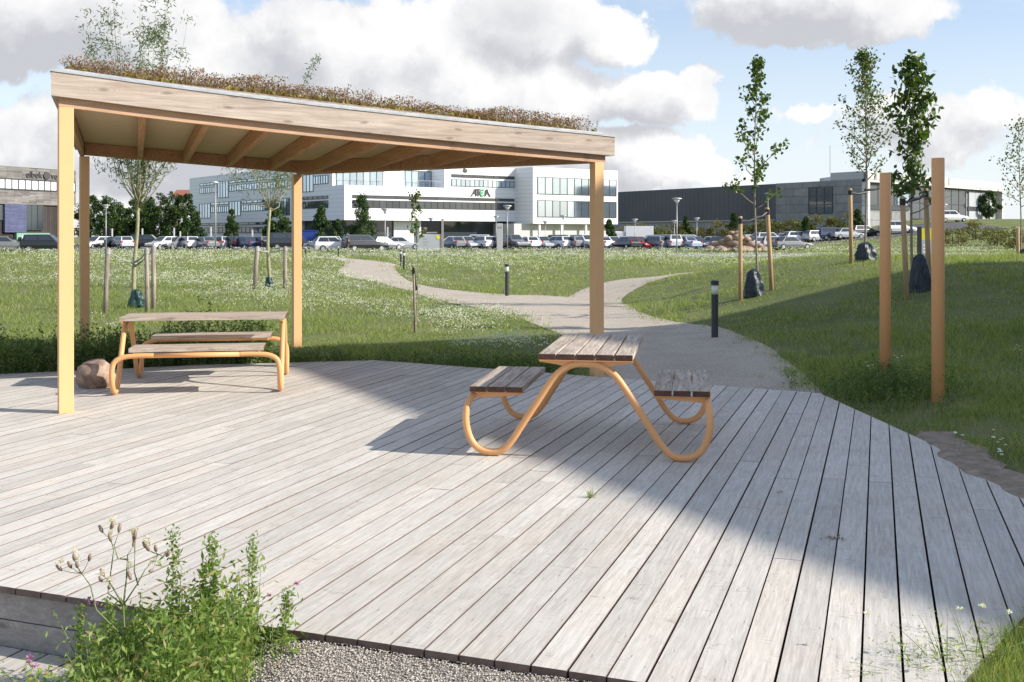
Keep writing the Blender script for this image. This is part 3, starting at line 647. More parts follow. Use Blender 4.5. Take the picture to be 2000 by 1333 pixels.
# ---------------------------------------------------------------- picnic tables
def crv(pts, n=10):
    return [Vector(p) for p in sample([tuple(p) for p in pts], n)]
def picnic_table(label):
    r = tag(empty('picnic_table'), label, 'picnic table', 'picnic tables on the deck')
    bw, g, th = .125, .0125, .042
    def slab(name, cx, n, half, z):
        mb = MB(); w = n*bw+(n-1)*g
        for i in range(n):
            x0 = cx-w/2+i*(bw+g); k = len(mb.f); mb.box((x0, -half, z-th), (x0+bw, half, z)); mb.mi[k:] = [1, 0, 1, 0, 1, 0]
            mb.mi[k:] = [0, 0, 1, 0, 1, 0]
        return mb.build(name, [M['table'], M['tableside']], r, bevel=.004)
    slab('tabletop', 0, 5, .82, .75); slab('seat', -.68, 3, .635, .48); slab('seat', .68, 3, .635, .48)
    for s in (-1, 1):
        ys = s*.79; mb = MB(); R = .0255
        W = []
        half = [(.865, s*.40, .405), (.865, s*.55, .405), (.866, s*.68, .392), (.872, s*.76, .35), (.876, s*.785, .28), (.868, ys, .20), (.835, ys, .11), (.775, ys, .048), (.69, ys, .0265),
                (.605, ys, .045), (.535, ys, .115), (.47, ys, .215), (.36, ys, .385), (.25, ys, .55), (.18, ys, .625), (.09, ys, .672), (0, ys, .682)]
        pts = [(-x, y, z) for x, y, z in half]+half[::-1][1:]
        mb.tube(crv(pts, 5), R, 12); mb.build('tube_frame', M['orange'], r, smooth=True)
    for s in (-1, 1):
        mb = MB(); mb.tube([(s*.865, -.41, .405), (s*.865, .41, .405)], .0255, 12); mb.build('seat_rail', M['orange'], r, smooth=True)
        for t_ in (-1, 1):
            mb = MB(); y0 = t_*.585; mb.add([(s*.48, y0-.004, .436), (s*.88, y0-.004, .436), (s*.88, y0-.004, .385), (s*.50, y0-.004, .414), (s*.48, y0+.004, .436), (s*.88, y0+.004, .436), (s*.88, y0+.004, .385), (s*.50, y0+.004, .414)],
                                            [(0, 1, 2, 3), (7, 6, 5, 4), (0, 4, 5, 1), (1, 5, 6, 2), (2, 6, 7, 3), (3, 7, 4, 0)])
            mb.build('seat_bracket', M['orange'], r)
    for s in (-1, 1):
        mb = MB(); y0 = s*.79; a = s*.006
        prof = [(-.335, .707), (.335, .707), (.335, .690), (.22, .675), (.13, .655), (-.13, .655), (-.22, .675), (-.335, .690)]; n = len(prof)
        mb.add([(x, y0-.006-.0, z) for x, z in prof]+[(x, y0+.006, z) for x, z in prof], [tuple(range(n)), tuple(range(2*n-1, n-1, -1))]+[(i, n+i, n+(i+1) % n, (i+1) % n) for i in range(n)])
        mb.box((-.335, y0-.03, .6995), (.335, y0-.007, .7075)); mb.build('top_bracket', M['orange'], r)
    return r
t1 = picnic_table('nearer orange tube picnic table standing mid-deck, end-on to the viewer, half in shade')
t1.location = (.655, 8.66, 0); t1.rotation_euler = (0, 0, -math.radians(9.3))
t2 = copy_tree(t1); t2.location = (-3.29, 11.86, 0); t2.rotation_euler = (0, 0, math.radians(-80.8)); t2.scale = (1, 1.03, 1)
tag(t2, 'orange tube picnic table seen side-on under the canopy beside the round boulder')

# round-ended orange posts on the right
for (px, py, w, top, lab) in ((1832, 800, .115, 2.31, 'plain yellow-orange post in the grass, taller and nearer of the pair by the deck'), (1729, 762, .112, 2.245, 'plain yellow-orange post rising from a bush of weeds, shorter and farther of the pair')):
    q = P(px, py, 0); mb = MB(); mb.lathe([(w/2, -.3), (w/2, top-.004), (w/2-.004, top)], 32); o = mb.build('round_post', M['orange'], loc=(q.x, q.y, 0), smooth=False)
    for p_ in o.data.polygons: p_.use_smooth = abs(p_.normal.z) < .5
    tag(o, lab, 'post', 'yellow-orange posts')

# ---------------------------------------------------------------- boulders
def rock(name, loc, size, seed, m=None, sub=3, rough=.25):
    bm = bmesh.new(); bmesh.ops.create_icosphere(bm, subdivisions=sub, radius=1); R = random.Random(seed)
    cuts = [(Vector((R.gauss(0, 1), R.gauss(0, 1), R.gauss(0, .8))).normalized(), R.uniform(.68, .95)) for _ in range(9)]
    for v in bm.verts:
        for nn, d in cuts:
            k = v.co.dot(nn)
            if k > d: v.co -= nn*(k-d)*.85
        n = v.co.normalized(); v.co += n*rough*.3*(float(fbm(n.x*2.3+seed, n.y*2.3+n.z*1.7+seed))-.5)
        v.co = Vector((v.co.x*size[0], v.co.y*size[1], v.co.z*size[2]))
    me = bpy.data.meshes.new(name); bm.to_mesh(me); bm.free(); me.materials.append(m or M['rock']); me.polygons.foreach_set('use_smooth', [True]*len(me.polygons))
    o = bpy.data.objects.new(name, me); COL.objects.link(o); o.location = loc; return o
q = P(181, 757, 0); tag(rock('boulder', (q.x+.03, q.y+.02, .13), (.225, .19, .185), 5, rough=.9), 'rounded reddish brown boulder lying on the deck behind the front canopy post', 'boulder')
q = P(212, 752, 0); tag(rock('stone', (q.x+.03, q.y+.05, .04), (.07, .05, .05), 11), 'small flat brown stone tucked against the boulder by the table leg', 'stone')

# ---------------------------------------------------------------- bollards
def bollard():
    r = empty('bollard'); mb = MB(); mb.lathe([(.052, -.1), (.052, .66)], 20); mb.build('shaft', M['dark'], r, smooth=False)
    mb = MB(); mb.lathe([(.040, .66), (.046, .80)], 20); mb.build('lens', M['frost'], r, smooth=True)
    mb = MB(); mb.lathe([(.012, .661), (.034, .67), (.012, .76)], 12); mb.build('reflector', M['white'], r)
    mb = MB(); mb.lathe([(.058, .80), (.062, .806), (.062, .862), (.052, .87)], 20); mb.build('cap', M['dark'], r); return r
b0 = bollard(); BP = [(1396, 16.6, 'dark grey light bollard at the foot of the grass mound right of the gravel path'), (990, 29.6, 'dark light bollard beside the path fork, in front of the wild flowers'),
                      (783, 57, 'small dark bollard on the far side of the path bend, left of a close pair'), (789, 52, 'small dark bollard at the path bend, right of a close pair'),
                      (661, 84, 'tiny dark bollard in front of the small white car'), (597, 80, 'tiny dark bollard just right of the rear middle canopy post')]
for i, (px, d, lab) in enumerate(BP):
    o = b0 if i == 0 else copy_tree(b0); x = (px-1000)*d/F; o.location = (x, d, hz(x, d)+.0); tag(o, lab, 'bollard', 'light bollards along the paths')

# ---------------------------------------------------------------- street lamps
def lamp(H):
    r = empty('street_lamp'); mb = MB(); mb.tube([(0, 0, -.3), (0, 0, H-.55)], [.06, .042], 10); mb.build('pole', M['lampgrey'], r, smooth=True)
    mb = MB(); mb.lathe([(.05, H-.62), (.09, H-.5), (.12, H-.45), (.06, H-.44)], 14); mb.build('collar', M['lampgrey'], r)
    mb = MB(); mb.lathe([(.10, H-.44), (.30, H-.14)], 18); mb.build('shade', M['frost'], r, smooth=True)
    mb = MB(); mb.lathe([(.40, H-.14), (.43, H-.12), (.40, H-.05), (.1, H)], 18); mb.build('lid', M['lampgrey'], r); return r
LP = [(207, 111, 4.75, 'lamp post with funnel head in front of the dark trees, left of the staked willow'), (752, 113, 4.4, 'lamp post with funnel head behind the parked dark cars, left of the sign board'),
      (991, 104, 4.5, 'lamp post with funnel head before the white office, right of the pale pylon'), (1322, 92, 4.8, 'tall lamp post with funnel head standing by the road before the dark grey hall'),
      (969, 150, 4.3, 'distant lamp post just behind the pale pylon sign'), (1065, 150, 3.6, 'thin distant lamp post before the low grey wall of the white office'), (1100, 140, 4.2, 'slim distant lamp post under the right window band of the white office'),
      (842, 140, 3.9, 'distant lamp post showing above the sign board'), (1240, 150, 3.9, 'slim lamp post at the left end of the dark grey hall'), (1317, 156, 3.8, 'slim lamp post directly behind the tall roadside lamp'),
      (1361, 152, 4.1, 'slim lamp post before the middle of the dark grey hall'), (1500, 130, 6.6, 'tall slim lamp post behind the staked tree on the mound'), (1843, 118, 4.6, 'lamp post beside the right yellow-orange post, before the pale hall front')]
for i, (px, d, H, lab) in enumerate(LP):
    o = lamp(H); x = (px-1000)*d/F; o.location = (x, d, hz(x, d)); tag(o, lab, 'street lamp', 'street lamps round the car park')
d = 112; x = (421-1000)*d/F; r = empty('light_mast', (x, d, hz(x, d))); mb = MB(); mb.tube([(0, 0, -.3), (0, 0, 6.9)], [.075, .05], 10); mb.build('pole', M['lampgrey'], r, smooth=True)
mb = MB(); mb.lathe([(.06, 6.9), (.28, 6.95), (.3, 7.03), (.1, 7.12)], 14); mb.build('lamp_head', M['white'], r); tag(r, 'tall thin light mast with small disc head before the white office shaded wing', 'light mast')
for i, (px, h) in enumerate(((219, 2.0), (278, 2.0), (340, 2.1), (352, 1.6), (412, 2.2), (493, 1.8), (667, 2.0), (757, 2.2))):
    d = 158; x = (px-1000)*d/F; mb = MB(); mb.box((-.10, -.05, -.2), (.10, .05, h+.6)); o = mb.build('marker_post', M['white'], loc=(x, d, hz(x, d)), bevel=.02)
    tag(o, ['thin white marker post behind the car park, left of the young willow trunk', 'thin white marker post right beside the young willow trunk', 'taller of two white marker posts before the dark trees', 'shorter of two white marker posts before the dark trees',
            'white marker post at the corner of the shaded office wing', 'white marker post between the two leafy trees by the shaded wing', 'white marker post beside the broad leafy tree', 'white marker post right of the nearest funnel lamp before the office'][i], 'marker post', 'white marker posts behind the car park')

# ---------------------------------------------------------------- text
def text(body, size, m, parent, loc, rot, name='letter', depth=.04, shear=0, bold=0.0, fit=None):
    cu = bpy.data.curves.new('t', 'FONT'); cu.body = body; cu.size = size; cu.extrude = depth; cu.shear = shear; cu.offset = bold
    ob = bpy.data.objects.new('t', cu); COL.objects.link(ob); dg = bpy.context.evaluated_depsgraph_get(); dg.update()
    me = bpy.data.meshes.new_from_object(ob.evaluated_get(dg)); bpy.data.objects.remove(ob); me.materials.clear(); me.materials.append(m)
    o = bpy.data.objects.new(name, me); COL.objects.link(o); o.parent = parent; o.location = loc; o.rotation_euler = rot
    if fit: w = max(v.co.x for v in me.vertices); [setattr(v.co, 'x', v.co.x*fit/w) for v in me.vertices]
    return o

# ---------------------------------------------------------------- buildings
def solve(P0, d, px):
    k = (px-1000)/F; return (k*P0.y-P0.x)/(d.x-k*d.y)
def window(parent, P0, d, n, t0, t1, z0, z1, panes, gm, fm, proud=.04, mull=.06, rows=1, name='window'):
    g = MB(); Q = lambda t, o: (P0.x+d.x*t+n.x*o, P0.y+d.y*t+n.y*o)
    for i in range(panes):
        a = t0+(t1-t0)*i/panes; b = t0+(t1-t0)*(i+1)/panes
        g.prism([Q(a, -.05), Q(b, -.05), Q(b, proud), Q(a, proud)], z0, z1)
    w = g.build(name, gm, parent); f = MB()
    for i in range(panes+1):
        a = t0+(t1-t0)*i/panes; f.prism([Q(a-mull/2, proud-.01), Q(a+mull/2, proud-.01), Q(a+mull/2, proud+.05), Q(a-mull/2, proud+.05)], z0, z1)
    for j in range(rows+1):
        z = z0+(z1-z0)*j/rows; f.prism([Q(t0-.03, proud-.01), Q(t1+.03, proud-.01), Q(t1+.03, proud+.048), Q(t0-.03, proud+.048)], z-mull/2, z+mull/2)
    f.build('frame', fm, w); return w
a_ = Vector((-.6, .8)); b_ = Vector((.8, .6)); C0 = Vector((-23.6, 155)); nA = Vector((-.8, -.6)); nB = Vector((.6, -.8))
def G(ta, tb): q = C0+a_*ta+b_*tb; return (q.x, q.y)
off = tag(empty('office_building', (C0.x, C0.y, 0)), 'long white office block with strip windows and the letters ATEA on its front', 'building')
class OffB(MB):
    def build(s, name, m, parent=None, **k):
        o = MB.build(s, name, m, None, **k); o.parent = parent
        return o
off.location = (0, 0, 0)
ZT, ZM, ZB = 12.08, 8.72, 3.75
mb = MB(); mb.prism([G(0, 0), G(59.6, 0), G(59.6, 16.8), G(0, 16.8)], ZB, ZM); mb.build('lower_storey_wall', M['wclad'], off)
mb = MB(); mb.prism([G(3.6, 0), G(59.6, 0), G(59.6, 16.8), G(3.6, 16.8)], ZM, ZT); mb.build('upper_storey_wall', M['wclad'], off)
mb = MB(); mb.prism([G(0, 16.8), G(20, 16.8), G(20, 30.1), G(0, 30.1)], ZB, ZT+.02); mb.build('front_wall', M['wclad'], off)
mb = MB(); mb.prism([G(-4.58, 30.1), G(20, 30.1), G(20, 47.7), G(-4.58, 47.7)], 3.4, ZT+.05); mb.build('projecting_block', M['wclad'], off)
mb = MB(); mb.prism([G(15.5, .02), G(59.5, .02), G(59.5, 16), G(15.5, 16)], -1, ZB); mb.build('ground_floor_wall', M['wclad'], off)
mb = MB(); mb.prism([G(2.2, 1.5), G(15.5, 1.5), G(15.5, 30), G(2.2, 30)], -1, ZB); mb.build('ground_floor_glazing', M['glassdark'], off)
mb = MB(); mb.prism([G(1.2, 13.2), G(2.19, 13.2), G(2.19, 15.4), G(1.2, 15.4)], -1, ZB-.01); mb.prism([G(1.9, 9.2), G(2.19, 9.2), G(2.19, 13), G(1.9, 13)], -1, ZB-.01); mb.build('entrance_wall', M['white'], off)
mb = MB(); mb.prism([G(-3.2, 27.5), G(10, 27.5), G(10, 47.0), G(-3.2, 47.0)], -1, 3.39); mb.build('slatted_base_wall', M['gslat'], off)
for tb in (31.5, 36, 41, 46):
    mb = MB(); mb.prism([G(-4.3, tb), G(-4.0, tb), G(-4.0, tb+.3), G(-4.3, tb+.3)], -1, 3.39); mb.build('column', M['white'], off)
R0 = C0+a_*(-4.58)
t0, t1 = 30.1+.9, 30.1+17.2
window(off, R0, b_, nB, t0, t1, 8.0, 10.6, 11, M['glassblue'], M['frame'], mull=.09)
window(off, R0, b_, nB, t0, t1, 4.45, 7.0, 11, M['glassblue'], M['frame'], mull=.09)
for (z0, z1, pa) in ((9.05, 10.05, 14), (10.4, 10.8, 6)): window(off, C0, b_, nB, solve(C0, b_, 882), 29.9, z0, z1, pa, M['glassblue'] if pa == 14 else M['glassdark'], M['frame'])
for (z0, z1, pa) in ((5.55, 6.6, 26), (6.92, 7.3, 8)): window(off, C0, b_, nB, 1.3, 29.9, z0, z1, pa, M['glassdark'], M['frame'])
U0 = C0+a_*3.6
window(off, U0, b_, nB, .6, solve(U0, b_, 748), 8.75, 11.6, 7, M['glassblue'], M['frame'], mull=.09)
window(off, U0, b_, nB, solve(U0, b_, 791), solve(U0, b_, 842), 8.75, 11.3, 4, M['glassblue'], M['frame'], mull=.09)
mb = MB()
for k in range(0, 17): mb.prism([G(.25, .4+k), G(.29, .4+k), G(.29, .44+k), G(.25, .44+k)], ZM, ZM+.95)
mb.prism([G(.25, .4), G(.29, .4), G(.29, 16.7), G(.25, 16.7)], ZM+.95, ZM+1.0); mb.build('terrace_railing', M['lampgrey'], off)
def winA(p0, p1, z0, z1, pa, gm, name='window'): 
    ta, tb = solve(C0, a_, p1), solve(C0, a_, p0); window(off, C0, a_, nA, ta, tb, z0, z1, pa, gm, M['frame'], mull=.08)
winA(391, 424, 10.5, 10.85, 5, M['glassblue']); winA(391, 424, 9.1, 10.1, 9, M['glassblue']); winA(425, 446, 8.1, 10.9, 4, M['glassblue'])
winA(448, 562, 10.5, 10.85, 9, M['glassblue']); winA(448, 562, 9.1, 10.1, 22, M['glassblue']); winA(592, 612, 8.1, 10.6, 3, M['glassblue']); winA(612, 641, 9.1, 10.3, 6, M['glassblue'])
winA(390, 411, 4.7, 7.2, 4, M['glassblue']); winA(412, 447, 6.95, 7.3, 4, M['glassblue']); winA(412, 447, 5.6, 6.6, 9, M['glassblue']); winA(448, 470, 4.9, 7.3, 4, M['glassblue'])
winA(472, 548, 6.95, 7.3, 7, M['glassblue']); winA(472, 548, 5.6, 6.6, 16, M['glassblue']); winA(549, 566, 4.7, 7.3, 3, M['glassblue']); winA(592, 641, 6.95, 7.3, 5, M['glassdark']); winA(592, 641, 5.6, 6.6, 9, M['glassdark'])
winA(392, 575, 3.35, 3.68, 9, M['glassdark']); winA(400, 575, 2.05, 2.95, 22, M['glassdark'])
# the letters: flat bars standing off the wall
def bars(name, m, strokes, o0, size, thick=.16):
    mb = MB()
    for st in strokes:
        for (x0, y0), (x1, y1) in zip(st[:-1], st[1:]):
            dx, dy = x1-x0, y1-y0; L = math.hypot(dx, dy) or 1; nx_, ny_ = -dy/L*thick/2/size, dx/L*thick/2/size
            poly = [(x0+nx_-dx/L*.02, y0+ny_-dy/L*.02), (x1+nx_, y1+ny_), (x1-nx_, y1-ny_), (x0-nx_, y0-ny_)]
            vs = []
            for o_ in (.05, .16):
                for (u, v) in poly: q = C0+b_*(o0+u*size)+nB*o_; vs.append((q.x, q.y, 7.62+v*size*.92))
            mb.add(vs, [(0, 1, 2, 3), (7, 6, 5, 4), (0, 4, 5, 1), (1, 5, 6, 2), (2, 6, 7, 3), (3, 7, 4, 0)])
    return mb.build(name, m, off)
tb0 = solve(C0, b_, 921); sz = (solve(C0, b_, 957)-tb0)/3.15
bars('letter_a', M['letterdark'], [[(-.1, -.05), (.28, .45), (.5, .95), (.64, 1)], [(.64, 1), (.7, .85), (.72, 0)], [(.26, .42), (.7, .42)]], tb0, sz)
bars('letter_t', M['letterdark'], [[(.80, 1), (1.42, 1)], [(1.1, 1), (1.1, 0)]], tb0, sz)
bars('letter_e', M['lettergreen'], [[(2.02, .85), (1.85, .98), (1.6, .92), (1.45, .7), (1.42, .45), (1.5, .2), (1.7, .03), (1.92, .05), (2.06, .18)], [(1.45, .52), (1.95, .52)]], tb0, sz, .2)
bars('letter_a', M['letterdark'], [[(2.32, 0), (2.36, .8), (2.46, .98), (2.6, .98)], [(2.6, .98), (2.8, .5), (3.15, -.05)], [(2.34, .42), (2.84, .42)]], tb0, sz)
bars('roof_sign', M['letterdark'], [[(0, 4.25/1), (.62, 4.05)]], solve(C0, b_, 905), 1.0, .5)

# grey brick building on the left
bd = Vector((.415, .91)).normalized(); B0 = Vector((-52.6, 113)); nb_ = Vector((bd.y, -bd.x)); bb = tag(empty('brick_building'), 'grey brick building with white upper windows and a blue brick panel, at the left edge', 'building')
def Q(t, o): q = B0+bd*t+nb_*o; return (q.x, q.y)
te = solve(B0, bd, 148)
mb = MB(); mb.prism([Q(-25, 0), Q(te, 0), Q(te, -18), Q(-25, -18)], 4.85, 8.75); mb.build('upper_wall', M['brick'], bb)
mb = MB(); mb.prism([Q(-25, -.25), Q(te-.2, -.25), Q(te-.2, -17.8), Q(-25, -17.8)], -1, 4.849); mb.build('lower_wall', M['brownslat'], bb)
mb = MB(); mb.prism([Q(-25, .05), Q(te+.05, .05), Q(te+.05, -.35), Q(-25, -.35)], 8.752, 8.83); mb.build('roof_edge', M['lampgrey'], bb)
window(bb, B0, bd, nb_, solve(B0, bd, -60), solve(B0, bd, 146), 6.4, 7.45, 16, M['blind'], M['frame'], mull=.12)
ts = [solve(B0, bd, p) for p in (8, 50, 85, 118)]
mb = MB(); mb.prism([Q(ts[0], -.2), Q(ts[1], -.2), Q(ts[1], .12), Q(ts[0], .12)], 1.9, 4.84); mb.build('blue_brick_panel', M['bluebrick'], bb)
window(bb, B0, bd, nb_, ts[1]+.05, ts[2], 2.2, 4.8, 3, M['glassdark'], M['frame'], proud=-.1, mull=.12); 
window(bb, B0, bd, nb_, solve(B0, bd, -12), solve(B0, bd, 6), 3.2, 4.7, 2, M['glassdark'], M['frame'], proud=-.1, mull=.1)
mb = MB(); mb.prism([Q(solve(B0, bd, 30), -.2), Q(solve(B0, bd, 95), -.2), Q(solve(B0, bd, 95), .2), Q(solve(B0, bd, 30), .2)], -.5, 1.85); mb.build('green_panel', M['green'], bb)
rot = (math.pi/2, 0, math.atan2(bd.y, bd.x)); qz = 7.72
t_a = solve(B0, bd, 50); text('elbek', .98, M['letterdark'], bb, (*Q(t_a, .06), qz), rot, 'lettering', bold=0, fit=solve(B0, bd, 82)-t_a)
t_b = solve(B0, bd, 90); mb = MB(); cx = Vector(Q(t_b, .1)); 
vs = []; 
for k in range(20):
    a = 2*math.pi*k/20; r_ = .42*(1 if k % 4 else .85); 
    for o_ in (.05, .15): q = B0+bd*(t_b+math.cos(a)*r_*1.05)+nb_*o_; vs.append((q.x, q.y, 8.0+math.sin(a)*r_))
mb.add(vs, [tuple(range(0, 40, 2)), tuple(range(39, 0, -2))]+[(2*k, 2*k+1, (2*k+3) % 40, (2*k+2) % 40) for k in range(20)]); mb.build('round_emblem', M['letterdark'], bb)
text('vejrup', .98, M['letterdark'], bb, (*Q(solve(B0, bd, 99), .06), qz-.05), rot, 'lettering', bold=0, fit=solve(B0, bd, 134)-solve(B0, bd, 99))

# dark hall with concrete front on the right
hE = Vector((-.55, .835)).normalized(); hF = Vector((.7, .714)).normalized(); H0 = Vector((52.5, 165)); nE = Vector((-hE.y, hE.x))*1; nE = Vector((-.835, -.55)).normalized(); nF = Vector((.714, -.7)).normalized()
hall = tag(empty('hall_building'), 'low dark grey hall with concrete front and pale frame, right of the white office', 'building')
def HP(p0, d, t, n, o): q = p0+d*t+n*o; return (q.x, q.y)
tE1 = solve(H0, hE, 1515); tE2 = solve(H0, hE, 1100); tF = solve(H0, hF, 1948)
E = lambda t, o: HP(H0, hE, t, nE, o); FF = lambda t, o: HP(H0, hF, t, nF, o)
mb = MB(); mb.prism([E(tE1, -.1), E(tE2, -.1), E(tE2, -30), E(tE1, -30)], 4.2, 10.0); mb.build('metal_wall', M['darkclad'], hall)
mb = MB(); mb.prism([E(tE1, .3), E(tE2, .3), E(tE2, -.09), E(tE1, -.09)], 4.0, 4.2); mb.build('ledge', M['kerb'], hall)
mb = MB(); mb.prism([E(tE1, 0), E(tE2, 0), E(tE2, -25), E(tE1, -25)], 1, 3.99); mb.build('base_wall', M['concrete'], hall)
mb = MB(); mb.prism([E(0, 0), E(tE1-.01, 0), E(tE1-.01, -14), FF(14, -14)], 1, 10.04); mb.build('concrete_wall', M['concrete'], hall)
mb = MB(); mb.prism([E(0, -.3), E(6.3, -.3), E(6.3, -9), E(0, -9)], 10.05, 11.25); mb.build('roof_box', M['lampgrey'], hall)
window(hall, H0, hE, nE, solve(H0, hE, 1626), solve(H0, hE, 1580), 5.0, 9.1, 3, M['glassdark'], M['frame'], rows=3, mull=.14)
mb = MB(); mb.prism([FF(.05, -.1), FF(tF, -.1), FF(tF, -16), FF(14.5, -16)], 1, 9.6); mb.build('entrance_wall', M['concrete'], hall)
mb = MB(); mb.prism([FF(0, .9), FF(tF+.5, .9), FF(tF+.5, -15), FF(14.5, -15)], 9.61, 11.2); mb.prism([FF(0, .9), FF(.7, .9), FF(.7, -.05), FF(0, -.05)], 2, 9.6); mb.prism([FF(tF-.1, .9), FF(tF+.5, .9), FF(tF+.5, -.05), FF(tF-.1, -.05)], 2, 9.6); mb.build('pale_frame', M['paleconcrete'], hall)
sF = lambda p: solve(H0, hF, p)
window(hall, H0, hF, nF, sF(1695), sF(1752), 6.2, 9.3, 3, M['glassdark'], M['frame'], mull=.15); window(hall, H0, hF, nF, sF(1746), sF(1776), 6.3, 9.3, 2, M['glassblue'], M['frame'], mull=.15)
window(hall, H0, hF, nF, sF(1780), sF(1886), 4.3, 9.4, 7, M['glassdark'], M['frame'], mull=.15, rows=2)
mb = MB(); mb.prism([FF(sF(1692), -.05), FF(sF(1776), -.05), FF(sF(1776), .08), FF(sF(1692), .08)], 5.5, 6.15); mb.build('dark_band', M['darkclad'], hall)
mb = MB(); mb.prism([FF(sF(1890), -.05), FF(sF(1938), -.05), FF(sF(1938), .08), FF(sF(1890), .08)], 5.9, 6.6); mb.build('dark_band', M['darkclad'], hall)
mb = MB()
for z0, z1 in ((3.8, 5.85), (6.65, 9.3)):
    for k in range(4):
        a, b = sF(1891)+(sF(1937)-sF(1891))*k/4+.05, sF(1891)+(sF(1937)-sF(1891))*(k+1)/4-.05; mb.prism([FF(a, -.05), FF(b, -.05), FF(b, .15), FF(a, .15)], z0, z1)
mb.build('grey_gates', M['signgrey'], hall)
window(hall, H0, hF, nF, sF(1727), sF(1740), 3.9, 5.3, 2, M['glassblue'], M['frame'], mull=.12)
mb = MB(); mb.tube([(H0.x+hE.x*6.1, H0.y+hE.y*6.1, 11.2), (H0.x+hE.x*6.1, H0.y+hE.y*6.1, 15.5)], .04, 6); mb.build('roof_antenna', M['lampgrey'], hall)

# invented off-view block, shaped to throw the wide soft shade over deck and mound
tip = Vector((-3.9, 15.6)); sun2 = Vector((SUNH.x, SUNH.y)); LL = 23.0; cor = tip+sun2*LL; eg = Vector((.462, -.887)).normalized(); zt = LL*math.tan(ELEV)
shade_blk = tag(empty('shade_block'), 'windowed block invented out of view right of the deck to cast the soft shade', 'building')
mb = MB(); dp = Vector((.887, .462)).normalized(); pl = [cor, cor+eg*46, cor+eg*46+dp*18, cor+dp*18]; mb.prism([tuple(p) for p in pl], -1, zt); mb.build('wall', M['concrete'], shade_blk)
for st in range(3):
    window(shade_blk, cor, eg, Vector((-.887, -.462)), 2, 44, 1.2+st*3.7, 3.2+st*3.7, 20, M['glassdark'], M['frame'])

# red-roofed house peeking behind the trees
r = tag(empty('house'), 'small house with red gable roof peeking over the dark trees left of the white office', 'house'); x = (352-1000)*215/F
mb = MB(); mb.box((x-1.3, 214, -1), (x+1.6, 222, 9.0)); mb.build('wall', M['white'], r)
mb = MB(); mb.add([(x-1.6, 213.6, 9.0), (x+1.9, 213.6, 9.0), (x+1.9, 222.4, 9.0), (x-1.6, 222.4, 9.0), (x-1.6, 218, 10.6), (x+1.9, 218, 10.6)], [(0, 1, 5, 4), (2, 3, 4, 5), (0, 4, 3), (1, 2, 5), (0, 3, 2, 1)]); mb.build('roof', M['roofred'], r)

# ---------------------------------------------------------------- signs
def at(px, d, dz=0): x = (px-1000)*d/F; return (x, d, hz(x, d)+dz)
r = tag(empty('sign_board', at(840, 110), math.radians(8)), 'large grey information board with black header and a yellow spot beside a brown post', 'sign')
mb = MB(); mb.box((-1.25, -.05, .1), (1.1, .05, 1.75)); mb.build('panel', M['signgrey'], r); mb = MB(); mb.box((-.9, -.06, 1.76), (1.1, .06, 3.1)); mb.build('header', M['black'], r)
mb = MB(); mb.box((1.12, -.12, -.2), (1.36, .12, 3.3)); mb.build('side_post', M['riser'], r)
mb = MB(); mb.m = Matrix.Translation((.8, -.055, 1.45)) @ Matrix.Rotation(math.pi/2, 4, 'X'); mb.lathe([(.2, 0), (.2, .02)], 16); mb.build('yellow_spot', M['yellow'], r)
mb = MB()
for k in range(4): mb.box((-.7, -.07, .35+.3*k), (-.15-.1*(k % 2), -.051, .42+.3*k))
mb.box((-.75, -.075, 2.3), (-.35, -.061, 2.42)); mb.box((-.4, -.075, 1.85), (.7, -.061, 1.97)); mb.build('text_lines', M['lampgrey'], r)
r = tag(empty('pylon_sign', at(976, 113)), 'slim pale grey pylon sign among the parked cars left of the funnel lamp', 'sign'); mb = MB(); mb.box((-.30, -.12, -.2), (.30, .12, 2.85)); mb.build('panel', mat('pylon_grey', (.55, .55, .56), .5), r, bevel=.02)
text('ATEA', .2, M['letterdark'], r, (-.24, -.125, 2.35), (math.pi/2, 0, 0), 'lettering', .004)
r = tag(empty('yellow_sign', at(1808, 72)), 'black framed sign with a yellow upper panel between the two orange posts', 'sign')
mb = MB(); mb.box((-.55, -.06, 0), (-.28, .06, 2.2)); mb.build('black_column', M['black'], r); mb = MB(); mb.box((-.275, -.05, 1.35), (.45, .05, 2.1)); mb.build('yellow_panel', M['yellow'], r)
mb = MB(); mb.box((-.275, -.05, 0), (.45, .05, 1.345)); mb.build('grey_panel', M['signgrey'], r)
mb = MB()
for k in range(3): mb.box((-.2, -.06, .5+.22*k), (.2, -.051, .58+.22*k))
mb.build('text_lines', M['white'], r)
r = tag(empty('parking_sign', at(208, 150)), 'square black sign behind the left funnel lamp before the dark trees', 'sign'); mb = MB(); mb.box((-.45, -.05, 1.1), (.45, .05, 2.7)); mb.build('panel', M['black'], r); mb = MB(); mb.box((-.05, -.04, 0), (.05, .04, 1.1)); mb.build('leg', M['lampgrey'], r)
r = tag(empty('container', at(604, 140)), 'blue skip container parked by the rear middle canopy post', 'container'); mb = MB(); mb.prism([(-1.3, -.9), (1.3, -.9), (1.3, .9), (-1.3, .9)], .2, 2.2); mb.build('body', M['blue'], r, bevel=.05)
mb = MB(); mb.box((-1.35, -.95, 2.2), (1.35, .95, 2.3)); mb.build('rim', M['blue'], r)

